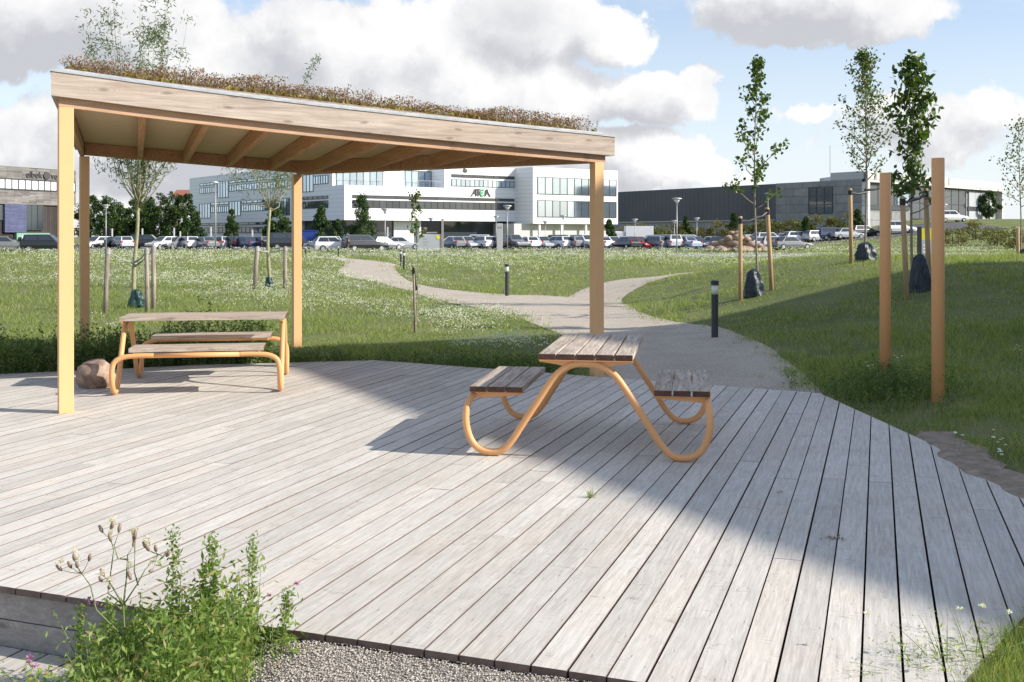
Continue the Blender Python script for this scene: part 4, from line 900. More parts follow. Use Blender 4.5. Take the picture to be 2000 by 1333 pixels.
# ---------------------------------------------------------------- cars
def car(kind='hatchback'):
    L, Wd, H = {'hatchback': (4.1, 1.76, 1.48), 'estate car': (4.7, 1.82, 1.50), 'saloon': (4.7, 1.82, 1.44), 'suv': (4.6, 1.88, 1.68), 'van': (4.9, 1.9, 1.9)}[kind]
    r = empty('parked_car'); h = L/2; bz = .62 if kind in ('hatchback', 'estate car', 'saloon') else .72; belt = H*.62
    st = {'hatchback': [(-h, .35, .78), (-h+.12, .27, .95), (-h+.5, .24, belt), (h-1.5, .24, belt-.03), (h-.95, .24, belt-.1), (h-.25, .26, belt-.24), (h, .36, belt-.34)],
          'estate car': [(-h, .35, .8), (-h+.1, .27, .98), (-h+.35, .24, belt), (h-1.6, .24, belt-.02), (h-1.1, .24, belt-.09), (h-.25, .26, belt-.22), (h, .36, belt-.33)],
          'saloon': [(-h, .36, .75), (-h+.1, .28, .92), (-h+.7, .24, belt), (h-1.7, .24, belt-.02), (h-1.2, .24, belt-.09), (h-.25, .26, belt-.22), (h, .36, belt-.33)],
          'suv': [(-h, .42, .9), (-h+.1, .34, 1.02), (-h+.3, .30, belt), (h-1.5, .30, belt-.02), (h-1.1, .30, belt-.06), (h-.25, .32, belt-.2), (h, .42, belt-.32)],
          'van': [(-h, .4, .9), (-h+.06, .3, 1.1), (-h+.2, .28, belt), (h-1.3, .28, belt-.02), (h-.9, .28, belt-.12), (h-.25, .3, belt-.35), (h, .4, belt-.5)]}[kind]
    mb = MB(); vs = []
    for i, (y, zl, zh) in enumerate(st):
        e = 1 if 0 < i < len(st)-1 else .86; w = Wd/2*e
        vs += [(-w*.93, y, zl), (w*.93, y, zl), (w, y, (zl+zh)/2), (w*.93, y, zh), (-w*.93, y, zh), (-w, y, (zl+zh)/2)]
    n = len(st); fs = [(i*6+k, i*6+(k+1) % 6, i*6+6+(k+1) % 6, i*6+6+k) for i in range(n-1) for k in range(6)]+[tuple(range(6))[::-1], tuple((n-1)*6+k for k in range(6))]
    mb.add(vs, [f[::-1] for f in fs])
    rb, rf, bb_, bf = {'hatchback': (-h+.45, h-2.0, -h+.12, h-1.15), 'estate car': (-h+.5, h-2.15, -h+.12, h-1.3), 'saloon': (-h+1.3, h-2.3, -h+.7, h-1.4), 'suv': (-h+.35, h-2.0, -h+.1, h-1.25), 'van': (-h+.15, h-1.5, -h+.04, h-.8)}[kind]
    wb, wt = Wd/2*.91, Wd/2*.70; zb = belt-.06; B = [(-wb, bb_, zb), (wb, bb_, zb), (wb, bf, zb), (-wb, bf, zb)]; T = [(-wt, rb, H-.02), (wt, rb, H-.02), (wt, rf, H-.02), (-wt, rf, H-.02)]
    T2 = [(x*.86, y*.9, H) for x, y, z in T]
    mb.add(B+T+T2, [(0, 4, 5, 1)[::-1], (1, 5, 6, 2)[::-1], (2, 6, 7, 3)[::-1], (3, 7, 4, 0)[::-1]]+[(4+k, 8+k, 8+(k+1) % 4, 4+(k+1) % 4)[::-1] for k in range(4)]+[(8, 9, 10, 11)])
    bod = mb.build('body', M['car_white'], r, bevel=.04, smooth=False)
    def pane(name, q4, sx0, sx1, z0, z1, m=M['carglass']):
        b0, b1, t1_, t0_ = [Vector(p) for p in q4]; nn = (b1-b0).cross(t0_-b0).normalized(); g = MB()
        f = lambda u, v: (b0.lerp(b1, u)).lerp(t0_.lerp(t1_, u), v)
        pts = [f(sx0, z0), f(sx1, z0), f(sx1, z1), f(sx0, z1)]; g.add([p-nn*.02 for p in pts]+[p+nn*.022 for p in pts], [(0, 1, 2, 3)[::-1], (4, 5, 6, 7), (0, 1, 5, 4), (1, 2, 6, 5), (2, 3, 7, 6), (3, 0, 4, 7)]); return g.build(name, m, r)
    pane('rear_window', (B[0], B[1], T[1], T[0]), .1, .9, .3, .92); pane('windscreen', (B[2], B[3], T[3], T[2]), .07, .93, .16, .94)
    for q4 in ((B[1], B[2], T[2], T[1]), (B[3], B[0], T[0], T[3])): pane('side_window', q4, .08, .49, .2, .88); pane('side_window', q4, .52, .93, .2, .88)
    for sx in (-1, 1):
        for y in (-h+.85, h-.85):
            w = MB(); w.m = Matrix.Translation((sx*(Wd/2-.12), y, .32)) @ Matrix.Rotation(math.pi/2, 4, 'Y'); w.lathe([(.29, -.13), (.32, -.1), (.32, .1), (.29, .13)], 14); wo_ = w.build('wheel', M['tyre'], r)
            w = MB(); w.m = Matrix.Translation((sx*(Wd/2-.12), y, .32)) @ Matrix.Rotation(math.pi/2, 4, 'Y'); w.lathe([(.2, -.14), (.2, .14)], 10); w.build('rim', M['rim'], wo_)
        g = MB(); g.box((sx*Wd*.40-.14, h-.13, belt-.38), (sx*Wd*.40+.08, h+.015 if False else h-.02, belt-.25)); g.build('headlight', M['headlight'], r)
        g = MB(); g.box((sx*Wd*.40-.1, -h-.015, .75), (sx*Wd*.40+.07, -h+.12, .97)); g.build('taillight', M['taillight'], r)
    return r
PROTO = {}
CARS = []   # px, distance, kind, colour, heading in degrees (0 = nose away), where
rc = random.Random(21)
def add(px, d, kind, colr, hd, where): CARS.append((px, d, kind, colr, hd, where))
add(12, 112, 'estate car', 'grey', -75, 'at the left picture edge before the brick building'); add(34, 116, 'hatchback', 'white', 60, 'low before the blue brick panel of the brick building')
add(93, 105, 'suv', 'black', -84, 'first one left of the front canopy post')
def row(names, pxs, d, kinds, cols, hds, base):
    for i, px in enumerate(pxs): add(px, d+rc.uniform(-.8, .8), kinds[i % len(kinds)], cols[i % len(cols)], hds[i % len(hds)]+rc.uniform(-4, 4), base.format(names[i]))
O = ['first', 'second', 'third', 'fourth', 'fifth', 'sixth', 'seventh', 'eighth', 'ninth', 'tenth', 'eleventh', 'twelfth', 'thirteenth', 'fourteenth', 'fifteenth', 'sixteenth']
row(O, [188, 212, 236, 258, 291, 318, 342, 366], 130, ['hatchback', 'saloon', 'hatchback', 'estate car', 'suv'], ['white', 'black', 'silver', 'dark blue', 'black', 'white', 'grey'], [150, 160, 40, 150, -80], '{} from left in the row before the trees')
row(O, [398, 424, 450, 477, 503, 530], 130, ['saloon', 'hatchback', 'estate car'], ['grey', 'silver', 'black', 'dark blue', 'grey', 'black'], [48, 52, 46], '{} from left in the slanted row before the office wing')
add(566, 128, 'van', 'black', -70, 'tall one just left of the rear middle canopy post')
add(632, 119, 'estate car', 'silver', 50, 'behind the small white car right of the rear middle post'); add(655, 110, 'hatchback', 'white', -82, 'small one side-on beside the walking person'); add(712, 110, 'suv', 'black', -60, 'directly right of the walking person')
add(748, 122, 'saloon', 'grey', -50, 'behind the funnel lamp left of the sign board'); add(783, 126, 'saloon', 'silver', -75, 'just left of the sign board')
row(O, [885, 912, 940, 965, 1003, 1032, 1060, 1088, 1115, 1142, 1172, 1198], 131, ['saloon', 'hatchback', 'estate car', 'hatchback', 'suv'], ['grey', 'silver', 'white', 'black', 'grey', 'white', 'silver', 'white', 'grey', 'white', 'white', 'silver'], [28, -150, 32, 30, -145], '{} from left in the front row before the white office')
row(O, [878, 900, 925, 950, 1015, 1045, 1078, 1108, 1138, 1168], 138, ['hatchback', 'saloon', 'suv', 'estate car'], ['white', 'silver', 'white', 'white', 'silver', 'white', 'grey', 'white', 'white', 'silver'], [80, -95, 84], '{} from left in the back row before the white office')
row(O, [1222, 1248, 1275, 1303, 1335, 1362], 128, ['saloon', 'hatchback', 'estate car', 'suv'], ['black', 'red', 'grey', 'silver', 'pale blue', 'black'], [30, -148, 34, 25], '{} from left in the front row, between office and rock pile')
row(O, [1212, 1240, 1268, 1296, 1326, 1352, 1380, 1405], 146, ['hatchback', 'saloon', 'suv'], ['silver', 'white', 'pale blue', 'silver', 'grey', 'white', 'silver', 'dark blue'], [85, -92], '{} from left in the back row before the dark hall')
row(O, [1488, 1516, 1545], 122, ['saloon', 'hatchback', 'saloon'], ['pale blue', 'silver', 'grey'], [-70, -72], '{} from left in the front row right of the rocks')
row(O, [1475, 1503, 1532, 1562, 1596, 1626, 1655, 1688], 146, ['hatchback', 'suv', 'saloon', 'estate car'], ['white', 'silver', 'grey', 'white', 'silver', 'dark blue', 'silver', 'black'], [-75, -70, -78], '{} from left in the far row before the concrete front')
add(1753, 146, 'suv', 'white', -85, 'seen between the right yellow-orange posts'); add(1858, 160, 'suv', 'white', -80, 'alone on the upper level before the hall entrance')
for (px, d, kind, colr, hd, where) in CARS:
    if kind not in PROTO: PROTO[kind] = car(kind); o = PROTO[kind]
    else: o = copy_tree(PROTO[kind])
    x = (px-1000)*d/F; o.location = (x, d, hz(x, d)+.03); o.rotation_euler = (0, 0, math.radians(hd))
    kn = {'suv': 'tall off-road car', 'van': 'boxy van-like car'}.get(kind, kind)
    tag(o, f'{colr} {kn} {where}', 'car', 'cars in the car park')
    for ch in o.children:
        if ch.name.startswith('body'): ch.material_slots[0].link = 'OBJECT'; ch.material_slots[0].material = M['car_'+colr]
r = tag(empty('box_truck', at(1243, 152), math.radians(90)), 'white box truck parked behind the cars at the left end of the dark hall', 'truck')
mb = MB(); mb.box((-1.2, -2.2, .7), (1.2, 1.6, 2.9)); mb.build('cargo_box', M['white'], r, bevel=.03)
mb = MB(); mb.prism([(-1.1, 1.65), (1.1, 1.65), (1.1, 3.1), (-1.1, 3.1)], .5, 2.2); mb.build('cab', M['car_white'], r, bevel=.15); mb = MB(); mb.box((-.95, 3.08, 1.35), (.95, 3.12, 2.0)); mb.build('windscreen', M['carglass'], r)
for sx in (-1, 1):
    for y in (-1.4, 2.3): w = MB(); w.m = Matrix.Translation((sx*.95, y, .42)) @ Matrix.Rotation(math.pi/2, 4, 'Y'); w.lathe([(.42, -.14), (.42, .14)], 14); w.build('wheel', M['tyre'], r)

# ---------------------------------------------------------------- person walking by the white car
def skinmesh(name, pts, edges, rad, m, parent, sub=2):
    me = bpy.data.meshes.new(name); me.from_pydata(pts, edges, []); me.materials.append(m); o = bpy.data.objects.new(name, me); COL.objects.link(o); o.parent = parent
    md = o.modifiers.new('skin', 'SKIN'); md.use_smooth_shade = True; me.skin_vertices or None
    for i, rr_ in enumerate(rad): me.skin_vertices[0].data[i].radius = (rr_, rr_) if not hasattr(rr_, '__len__') else rr_
    me.skin_vertices[0].data[0].use_root = True; s_ = o.modifiers.new('sub', 'SUBSURF'); s_.levels = sub; s_.render_levels = sub; return o
pr = tag(empty('person', at(681, 108), math.radians(100)), 'person in dark jacket bending forward beside the small white car', 'person')
pp = [(0, 0, .95), (0, .05, 1.15), (0, .14, 1.36), (0, .2, 1.47), (0, .25, 1.58), (.19, .14, 1.38), (.24, .12, 1.12), (.23, .24, .90), (.22, .30, .83), (-.19, .14, 1.38), (-.24, .10, 1.12), (-.23, .22, .90), (-.22, .28, .83),
      (.1, 0, .9), (.12, .06, .5), (.12, .0, .09), (.12, .14, .04), (-.1, 0, .9), (-.12, .12, .5), (-.12, .2, .09), (-.12, .34, .04)]
ee = [(0, 1), (1, 2), (2, 3), (3, 4), (2, 5), (5, 6), (6, 7), (7, 8), (2, 9), (9, 10), (10, 11), (11, 12), (0, 13), (13, 14), (14, 15), (15, 16), (0, 17), (17, 18), (18, 19), (19, 20)]
skinmesh('body', pp, ee, [.13, .12, .14, .055, .09, .055, .042, .033, .03, .055, .042, .033, .03, .08, .055, .04, .035, .08, .055, .04, .035], M['skin'], pr)
skinmesh('jacket', [pp[i] for i in (0, 1, 2, 5, 6, 7, 9, 10, 11)], [(0, 1), (1, 2), (2, 3), (3, 4), (4, 5), (2, 6), (6, 7), (7, 8)], [.155, .145, .165, .075, .06, .048, .075, .06, .048], M['cloth'], pr)
skinmesh('trousers', [pp[i] for i in (0, 13, 14, 15, 17, 18, 19)], [(0, 1), (1, 2), (2, 3), (0, 4), (4, 5), (5, 6)], [.145, .1, .075, .055, .1, .075, .055], M['trouser'], pr)
mb = MB(); mb.m = Matrix.Translation((0, .25, 1.63)); mb.lathe([(.10, -.05), (.105, .0), (.08, .07), (.02, .1)], 12); mb.build('hair', M['hair'], pr, smooth=True)

# ---------------------------------------------------------------- trees
def limbtree(name, loc, seed, H, r0, fork, prof, nb_r, leaf_n, leaf, matl, matb, upw=.6, trunkcurve=.04, wood_r=.02, inner=.25, spread=.10, lead=True, leafdroop=.2, clump=1., sub=3):
    """tapered trunk, limbs that leave it between fork and H, leaves gathered round the limbs; prof gives crown radius by height"""
    R = random.Random(seed); rn = np.random.default_rng(seed); r = empty(name, loc)
    tw = MB(); n = 9; tp = []
    for i in range(n+1):
        t = i/n; tp.append((trunkcurve*math.sin(t*5+seed), trunkcurve*math.cos(t*4+seed), -.15+(H*.97+.15 if lead else fork+.15)*t))
    tw.tube(tp, [r0*(1-.88*(i/n)) if lead else r0*(1-.35*i/n) for i in range(n+1)], 10); tw.build('trunk', matb, r, smooth=True)
    br = MB(); pts = []; 
    for k in range(nb_r):
        t = (k+R.random())/nb_r if lead else R.random()
        z0 = fork+(H-fork)*t*.93 if lead else fork-.05+R.random()*.25*(H-fork)*.2
        a = k*2.4+R.uniform(-.4, .4)
        if lead: ze = min(H*.99, z0+upw*R.uniform(.5, 1.2)*(H-fork)*.22+.1)
        else: ze = fork+(H-fork)*(R.uniform(.72, 1.02) if k % 3 else R.uniform(.2, .6))
        rad = np.interp((ze-fork)/(H-fork), [p[0] for p in prof], [p[1] for p in prof])*R.uniform(.55, 1.08)
        s0 = Vector((np.interp(z0, [p[2] for p in tp], [p[0] for p in tp]), np.interp(z0, [p[2] for p in tp], [p[1] for p in tp]), z0))
        e = Vector((s0.x+math.cos(a)*rad, s0.y+math.sin(a)*rad, ze)); c = []
        for j in range(7):
            u = j/6; p = s0.lerp(e, u); out = (u**.75-u)*rad*(.55 if not lead else .3); p += Vector((math.cos(a)*out, math.sin(a)*out, 0))
            p.z = z0+(ze-z0)*(u**(1.25 if not lead else 1.0)); p += Vector((R.gauss(0, 1), R.gauss(0, 1), R.gauss(0, 1)))*rad*.03; c.append(p)
        w0 = wood_r*(1-.5*t); br.tube(c, [w0*(1-.85*j/6) for j in range(7)], 5)
        pts += [(p, j/6) for j, p in enumerate(c) if j/6 >= inner]
        for m_ in range(sub):
            j = R.randint(2, 5); d = Vector((R.gauss(0, 1), R.gauss(0, 1), R.uniform(0, 1.4) if lead else R.uniform(1, 3.5))).normalized()*rad*R.uniform(.25, .5); q = [c[j], c[j]+d*.5, c[j]+d]
            br.tube(q, [w0*.35, w0*.22, w0*.1], 4); pts += [(q[1], .7), (q[2], 1.0)]
    if len(br.v): br.build('limbs', matb, r, smooth=True)
    A = np.array([tuple(p) for p, _ in pts]); A = A[rn.random(len(A)) < clump] if clump < 1 else A
    sel = rn.integers(0, len(A), leaf_n); C_ = A[sel]+rn.normal(size=(leaf_n, 3))*spread
    npmesh('crown', leaves(C_, leaf[0], leaf[1], rn, leafdroop), 4, matl, r)
    return r
GR = 'young trees planted in the meadow'
# staked willows on the left
q = P(265, 597, 0); t = limbtree('willow_tree', (q.x, q.y, -.03), 3, 7.3, .055, 2.25, [(0, .2), (.2, 1.15), (.5, 1.3), (1, 1.05)], 28, 8200, (.12, .026), M['leafwillow'], M['willowbark'], wood_r=.019, lead=False, spread=.10, inner=.72, sub=6)
tag(t, 'young willow with fanned upright branches between stakes, rising behind the left of the canopy roof', 'tree', GR)
q = P(526, 562, 0); t = limbtree('willow_tree', (q.x, q.y, -.03), 8, 5.2, .06, 2.45, [(0, .2), (.3, 1.3), (.7, 1.6), (1, .8)], 16, 1500, (.13, .03), M['leafwillow'], M['willowbark'], wood_r=.022, lead=False, spread=.14, sub=4)
tag(t, 'young willow with sparse branches seen under the canopy before the white office wing', 'tree', GR); br = MB(); c = [(.1, 0, 2.5), (.35, 0, 4.0), (.75, 0, 5.4), (1.15, .0, 6.5), (1.45, 0, 7.15)]; br.tube(c, [.02, .018, .014, .01, .004], 5); br.build('leader', M['willowbark'], t, smooth=True)
rn = np.random.default_rng(5); u = rn.uniform(.55, 1, 260); zc = np.interp(u, [0, 1], [2.5, 7.15]); xc = np.interp(zc, [p[2] for p in c], [p[0] for p in c]); npmesh('leader_leaves', leaves(np.column_stack([xc+rn.normal(size=260)*.09+.03, rn.normal(size=260)*.1, zc]), .14, .03, rn, -.5), 4, M['leafwillow'], t)
# sapling right of centre
q = P(812, 643, 0); t = limbtree('sapling', (q.x+.0, q.y+.03, -.03), 12, 2.36, .011, 1.45, [(0, .12), (.4, .2), (1, .06)], 9, 170, (.075, .05), M['leafmid'], M['bark'], wood_r=.006, spread=.035, sub=1, trunkcurve=.03)
tag(t, 'thin sapling with few leaves by a slim grey stake, left of right canopy post', 'tree', GR)
def stake(px, py, h, r_, m, lean=(0, 0), lab='', tie=None, z=None, d=None):
    if d is None: q = P(px, py, 0)
    else: q = Vector(((px-1000)*d/F, d, 0))
    z0 = hz(q.x, q.y); r = empty('tree_stake', (q.x, q.y, z0)); mb = MB(); mb.tube([(0, 0, -.2), (lean[0]*.5, lean[1]*.5, h*.5), (lean[0], lean[1], h-.02), (lean[0], lean[1], h)], [r_, r_*.97, r_*.95, r_*.7], 10); mb.build('pole', m, r, smooth=True)
    if tie is not None:
        T = Vector(tie[:2])-Vector((q.x, q.y)); zt_ = tie[2]-z0; mb = MB(); a = Vector((lean[0], lean[1], h-.09)); b = Vector((T.x, T.y, zt_)); mid = a.lerp(b, .5)+Vector((0, 0, -.03))
        mb.tube([a, mid, b], [.032, .022, .034] if tie[3] is M['black'] else [.018, .014, .025], 7); mb.lathe([(r_*1.12, h-.14), (r_*1.12, h-.04)], 12, (lean[0]*.93, lean[1]*.93)); mb.build('tie_strap', tie[3], r)
    tag(r, lab, 'tree stake', 'stakes holding young trees'); return r
w1 = P(265, 597, 0); wh = M['kerb']
stake(205, 610, 1.38, .052, M['graystake'], (.06, 0), 'bark-covered stake left of the nearer willow trunk', (w1.x, w1.y, .95, wh))
stake(288, 607, 1.38, .05, M['graystake'], (-.02, 0), 'pale bark-covered stake close right of the nearer willow trunk', (w1.x, w1.y, 1.0, wh))
stake(300, 600, 1.42, .052, M['graystake'], (.0, 0), 'brown bark-covered stake outermost right of the nearer willow', (w1.x, w1.y, .9, wh))
w2 = P(526, 562, 0)
stake(497, 564, 1.3, .07, M['graystake'], (.08, 0), 'bark-covered stake left of the farther willow', (w2.x, w2.y, 1.1, wh)); stake(556, 563, 1.3, .06, M['graystake'], (.02, 0), 'bark-covered stake right of the farther willow', (w2.x, w2.y, 1.1, wh))
stake(811, 646, 1.13, .02, M['graystake'], (-.03, 0), 'slim grey stake beside the thin sapling', (q.x, q.y, .68, M['black']))
# three trees on the mound
def moundtree(px, d, seed, H, prof, nb_r, ln, leaf, ml, fork, lab, **k):
    x = (px-1000)*d/F; z = hz(x, d); t = limbtree('young_tree', (x, d, z), seed, H, .028, fork, prof, nb_r, ln, leaf, ml, M['bark'], **k); tag(t, lab, 'tree', GR); return x, d, z
x1, y1, z1 = moundtree(1477, 21.3, 21, 4.62, [(0, .25), (.08, .4), (.2, .85), (.32, .4), (.48, .8), (.52, .2), (.7, .35), (1, .1)], 20, 1050, (.08, .065), M['leafdark'], 1.62, 'slender young tree with gappy dark leaves between two tan stakes, left tree on the mound', wood_r=.013, spread=.05, upw=.55, sub=3, trunkcurve=.04, clump=.55)
x2, y2, z2 = moundtree(1690, 24.2, 31, 4.62, [(0, .15), (.2, .5), (.5, .62), (.75, .5), (1, .12)], 34, 2000, (.08, .045), M['leafmid'], 1.75, 'young tree with an airy oval yellow-green crown, middle tree on the mound', wood_r=.015, spread=.07, upw=.9, sub=4, trunkcurve=.03, clump=.6)
x3, y3, z3 = moundtree(1783, 17.9, 41, 3.82, [(0, .25), (.1, .62), (.22, .5), (.32, .2), (.6, .34), (.85, .28), (1, .08)], 26, 1350, (.13, .06), M['leafdark'], 1.25, 'young tree with a dense narrow dark green crown just left of the taller yellow-orange post', wood_r=.012, spread=.07, upw=.5, sub=3, trunkcurve=.03, leafdroop=.7, clump=.6)
x4, y4, z4 = moundtree(1992, 34, 51, 4.4, [(0, .2), (.3, .8), (.6, .7), (1, .1)], 22, 600, (.09, .06), M['leafmid'], 1.7, 'young tree with thin leaves at the right edge of the picture', wood_r=.016, spread=.12, sub=2)
stake(1446, 0, 1.62, .042, M['stake'], (0, 0), 'tan stake left of the left tree on the mound', (x1, y1, z1+1.5, M['black']), d=20.9); stake(1508, 0, 1.62, .045, M['stake'], (-.09, .03), 'tan stake right of the left tree on the mound', (x1, y1, z1+1.5, M['black']), d=21.6)
stake(1663, 0, 1.62, .045, M['stake'], (-.03, 0), 'tan stake left of the middle tree on the mound', (x2, y2, z2+1.5, M['black']), d=23.9); stake(1727, 0, 1.7, .045, M['stake'], (.0, 0), 'tan stake half hidden by the shorter yellow-orange post', (x2, y2, z2+1.55, M['black']), d=24.6)
stake(1772, 0, 1.62, .042, M['stake'], (-.08, 0), 'tan leaning stake left of the dense dark tree', (x3, y3, z3+1.52, M['black']), d=17.4); stake(1815, 0, 1.6, .042, M['stake'], (-.06, 0), 'tan stake close left of the taller yellow-orange post', (x3, y3, z3+1.5, M['black']), d=18.3)
stake(1988, 0, 1.05, .05, M['stake'], (0, 0), 'tan stake of the tree at the right picture edge', d=33.5)
def bag(x, y, z, w, h, m, lab, seed, name='watering_bag'):
    bm = bmesh.new(); bmesh.ops.create_icosphere(bm, subdivisions=5, radius=1)
    for v in bm.verts:
        n = v.co.copy(); t = (n.z+1)/2; a = math.atan2(n.y, n.x); wr = 1-.55*t**1.6; f = 1+.13*math.sin(a*5+t*4+seed)+.05*abs(math.sin(a*8-t*7+seed*2))+.03*math.sin(t*17+a*2)+.10*(float(fbm(a*3+seed, t*6))-.5)*2
        k = math.hypot(n.x, n.y); kk = min(1, k*1.5); v.co = Vector((math.cos(a)*kk*w/2*wr*f, math.sin(a)*kk*w/2.6*wr*f, t*h))
    me = bpy.data.meshes.new(name); bm.to_mesh(me); bm.free(); me.materials.append(m); me.polygons.foreach_set('use_smooth', [True]*len(me.polygons)); o = bpy.data.objects.new(name, me); COL.objects.link(o); o.location = (x, y, z-.04); tag(o, lab, 'watering bag', 'watering bags round tree trunks')
bag(x1-.07, y1-.1, z1-.06, .40, .62, M['bag'], 'dark blue-grey watering bag at the foot of the left tree on the mound', 1)
bag(x2-.02, y2-.1, z2-.05, .50, .50, M['bag'], 'crumpled black watering bag slumped at the foot of the middle tree on the mound', 2)
bag(x3+.10, y3-.05, z3-.07, .36, .74, M['bag'], 'tall black watering bag round the trunk of the dense dark tree', 3)
bag(w1.x+.03, w1.y-.05, -.03, .36, .45, M['greenbag'], 'dark green watering bag at the foot of the nearer willow', 4); bag(w2.x, w2.y-.05, -.03, .28, .42, M['greenbag'], 'small green watering bag at the foot of the farther willow', 5)
bag(x4+.12, y4, z4-.05, .45, .55, M['bag'], 'dark watering bag cut by the right picture edge', 6)

def crowntree(name, px, d, H, rad, seed, n, leafs, ml, lab, grp, z0=.12, shape='round', cat='tree'):
    rn = np.random.default_rng(seed); x = (px-1000)*d/F; z = hz(x, d); r = empty(name, (x, d, z)); mb = MB(); mb.tube([(0, 0, -.3), (0.05, 0, H*.45), (0, 0.05, H*.85)], [H*.025+.03, H*.018+.02, .02], 8); mb.build('trunk', M['darkbark'], r, smooth=True)
    nc = 46; cl = []
    for i in range(nc):
        a = rn.uniform(0, 6.28); t = rn.uniform(z0, 1); 
        pr_ = (math.sqrt(max(0, 1-((t-(z0+1)/2)/((1-z0)/2))**2))*1.0 if shape == 'round' else (1.02-t)**.8*1.15); rr_ = rad*pr_*rn.uniform(.35, .95); cl.append((math.cos(a)*rr_, math.sin(a)*rr_, t*H*.97, rad*rn.uniform(.13, .27)))
    cl = np.array(cl); sel = rn.integers(0, nc, n); v = rn.normal(size=(n, 3)); v /= np.linalg.norm(v, axis=1)[:, None]; C_ = cl[sel, :3]+v*cl[sel, 3:4]*rn.uniform(.5, 1.15, (n, 1))
    npmesh('crown', leaves(C_, leafs, leafs*.6, rn), 4, ml, r); return tag(r, lab, cat, grp)
gT = 'dark trees behind the car park'
TL = [(176, 182, 7.2, 3.0), (205, 176, 6.8, 2.8), (232, 184, 6.2, 2.8), (262, 178, 6.4, 2.8), (288, 186, 6.9, 3.0), (314, 180, 7.4, 3.0), (340, 184, 7.8, 3.0), (363, 178, 7.8, 2.6), (249, 170, 5.2, 2.6), (300, 170, 5.4, 2.6), (345, 168, 5.4, 2.4), (210, 168, 4.6, 2.3)]
TLab = ['dark broadleaf tree just right of the rear left canopy post', 'dark tree behind the left funnel lamp', 'lower dark tree left of the nearer willow trunk', 'dark tree directly behind the nearer willow trunk', 'dark tree just right of the nearer willow trunk', 'tall dark tree left of the red-roofed house', 'tall dark tree in front of the red-roofed house', 'tall dark tree touching the left end of the white office',
        'small tree in the front line, left of the nearer willow trunk', 'small tree in the front line, right of the nearer willow trunk', 'small tree in the front line near the white office corner', 'smallest front tree beside the square black sign']
for i, (px, d, H, rd_) in enumerate(TL): crowntree('tree', px, d, H*1.13, rd_, 100+i, 4200, .34, M['leaftree'], TLab[i], gT, .05)
gP = 'small leafy trees along the white office'
for i, (px, d, H, rd_, sh, lab) in enumerate([(385, 160, 4.3, 1.5, 'cone', 'small tree at the left corner of the shaded office wing'), (452, 145, 5.0, 1.5, 'cone', 'small pointed tree before the shaded office wing, left of the farther willow'), (540, 145, 5.0, 2.1, 'round', 'broad bushy tree behind the farther willow trunk'),
        (627, 140, 5.3, 1.8, 'cone', 'pointed tree just right of the rear middle canopy post'), (660, 150, 3.8, 1.3, 'cone', 'smaller tree between two pointed trees at the office corner'), (707, 132, 6.3, 2.5, 'cone', 'largest pointed tree, standing at the front corner of the white office'),
        (1190, 140, 3.6, 1.1, 'cone', 'small tree at the right end of the white office beside the canopy post'), (1340, 158, 4.4, 1.0, 'cone', 'small thin conifer before the left part of the dark hall'), (1433, 158, 4.6, 1.2, 'cone', 'small conifer above the rock pile before the dark hall'), (1574, 146, 3.4, 1.1, 'cone', 'small conifer before the concrete wall of the hall'), (1675, 150, 3.6, 1.2, 'cone', 'small conifer left of the shorter yellow-orange post'), (1932, 196, 5.0, 2.2, 'round', 'distant bushy tree just past the right end of the hall')]):
    crowntree('small_tree', px, d, H, rd_, 200+i, 6000, .24 if sh == 'cone' else .28, M['leaffir'], lab, gP, .15, sh)
gS = 'shrubs on the bank before the hall'
sh_lab = ['left end of the bank, beside the white truck', 'behind the white truck', 'below the left part of the dark wall', 'left of the tall roadside lamp', 'right of the tall roadside lamp', 'below the middle of the dark wall', 'left of the rock pile', 'behind the left of the rock pile', 'behind the right of the rock pile', 'behind the left mound tree', 'below the corner of the concrete wall',
          'below the tall window of the concrete wall', 'left of the middle mound tree', 'behind the middle mound tree', 'left of the shorter orange post']
for i, px in enumerate([1214, 1250, 1283, 1312, 1342, 1372, 1400, 1428, 1458, 1490, 1520, 1552, 1592, 1630, 1665]):
    crowntree('shrub', px, 158-(i > 10)*4, 3.0+.5*math.sin(i*2.3), 2.0, 300+i, 1900, .24, M['leafshrub'], 'yellow-green shrub '+sh_lab[i], gS, 0, 'round', 'shrub')
for i, (px, d) in enumerate(((1860, 120), (1905, 128), (1945, 118), (1985, 112))): crowntree('shrub', px, d, 1.7+.3*(i % 2), 1.9, 340+i, 1300, .2, M['leafshrub'], ['low shrub right of the taller orange post on the far slope', 'low shrub before the grey gates of the hall', 'low bush on the far slope under the hall corner', 'low bush at the right picture edge on the far slope'][i], 'bushes on the far slope', 0, 'round', 'shrub')

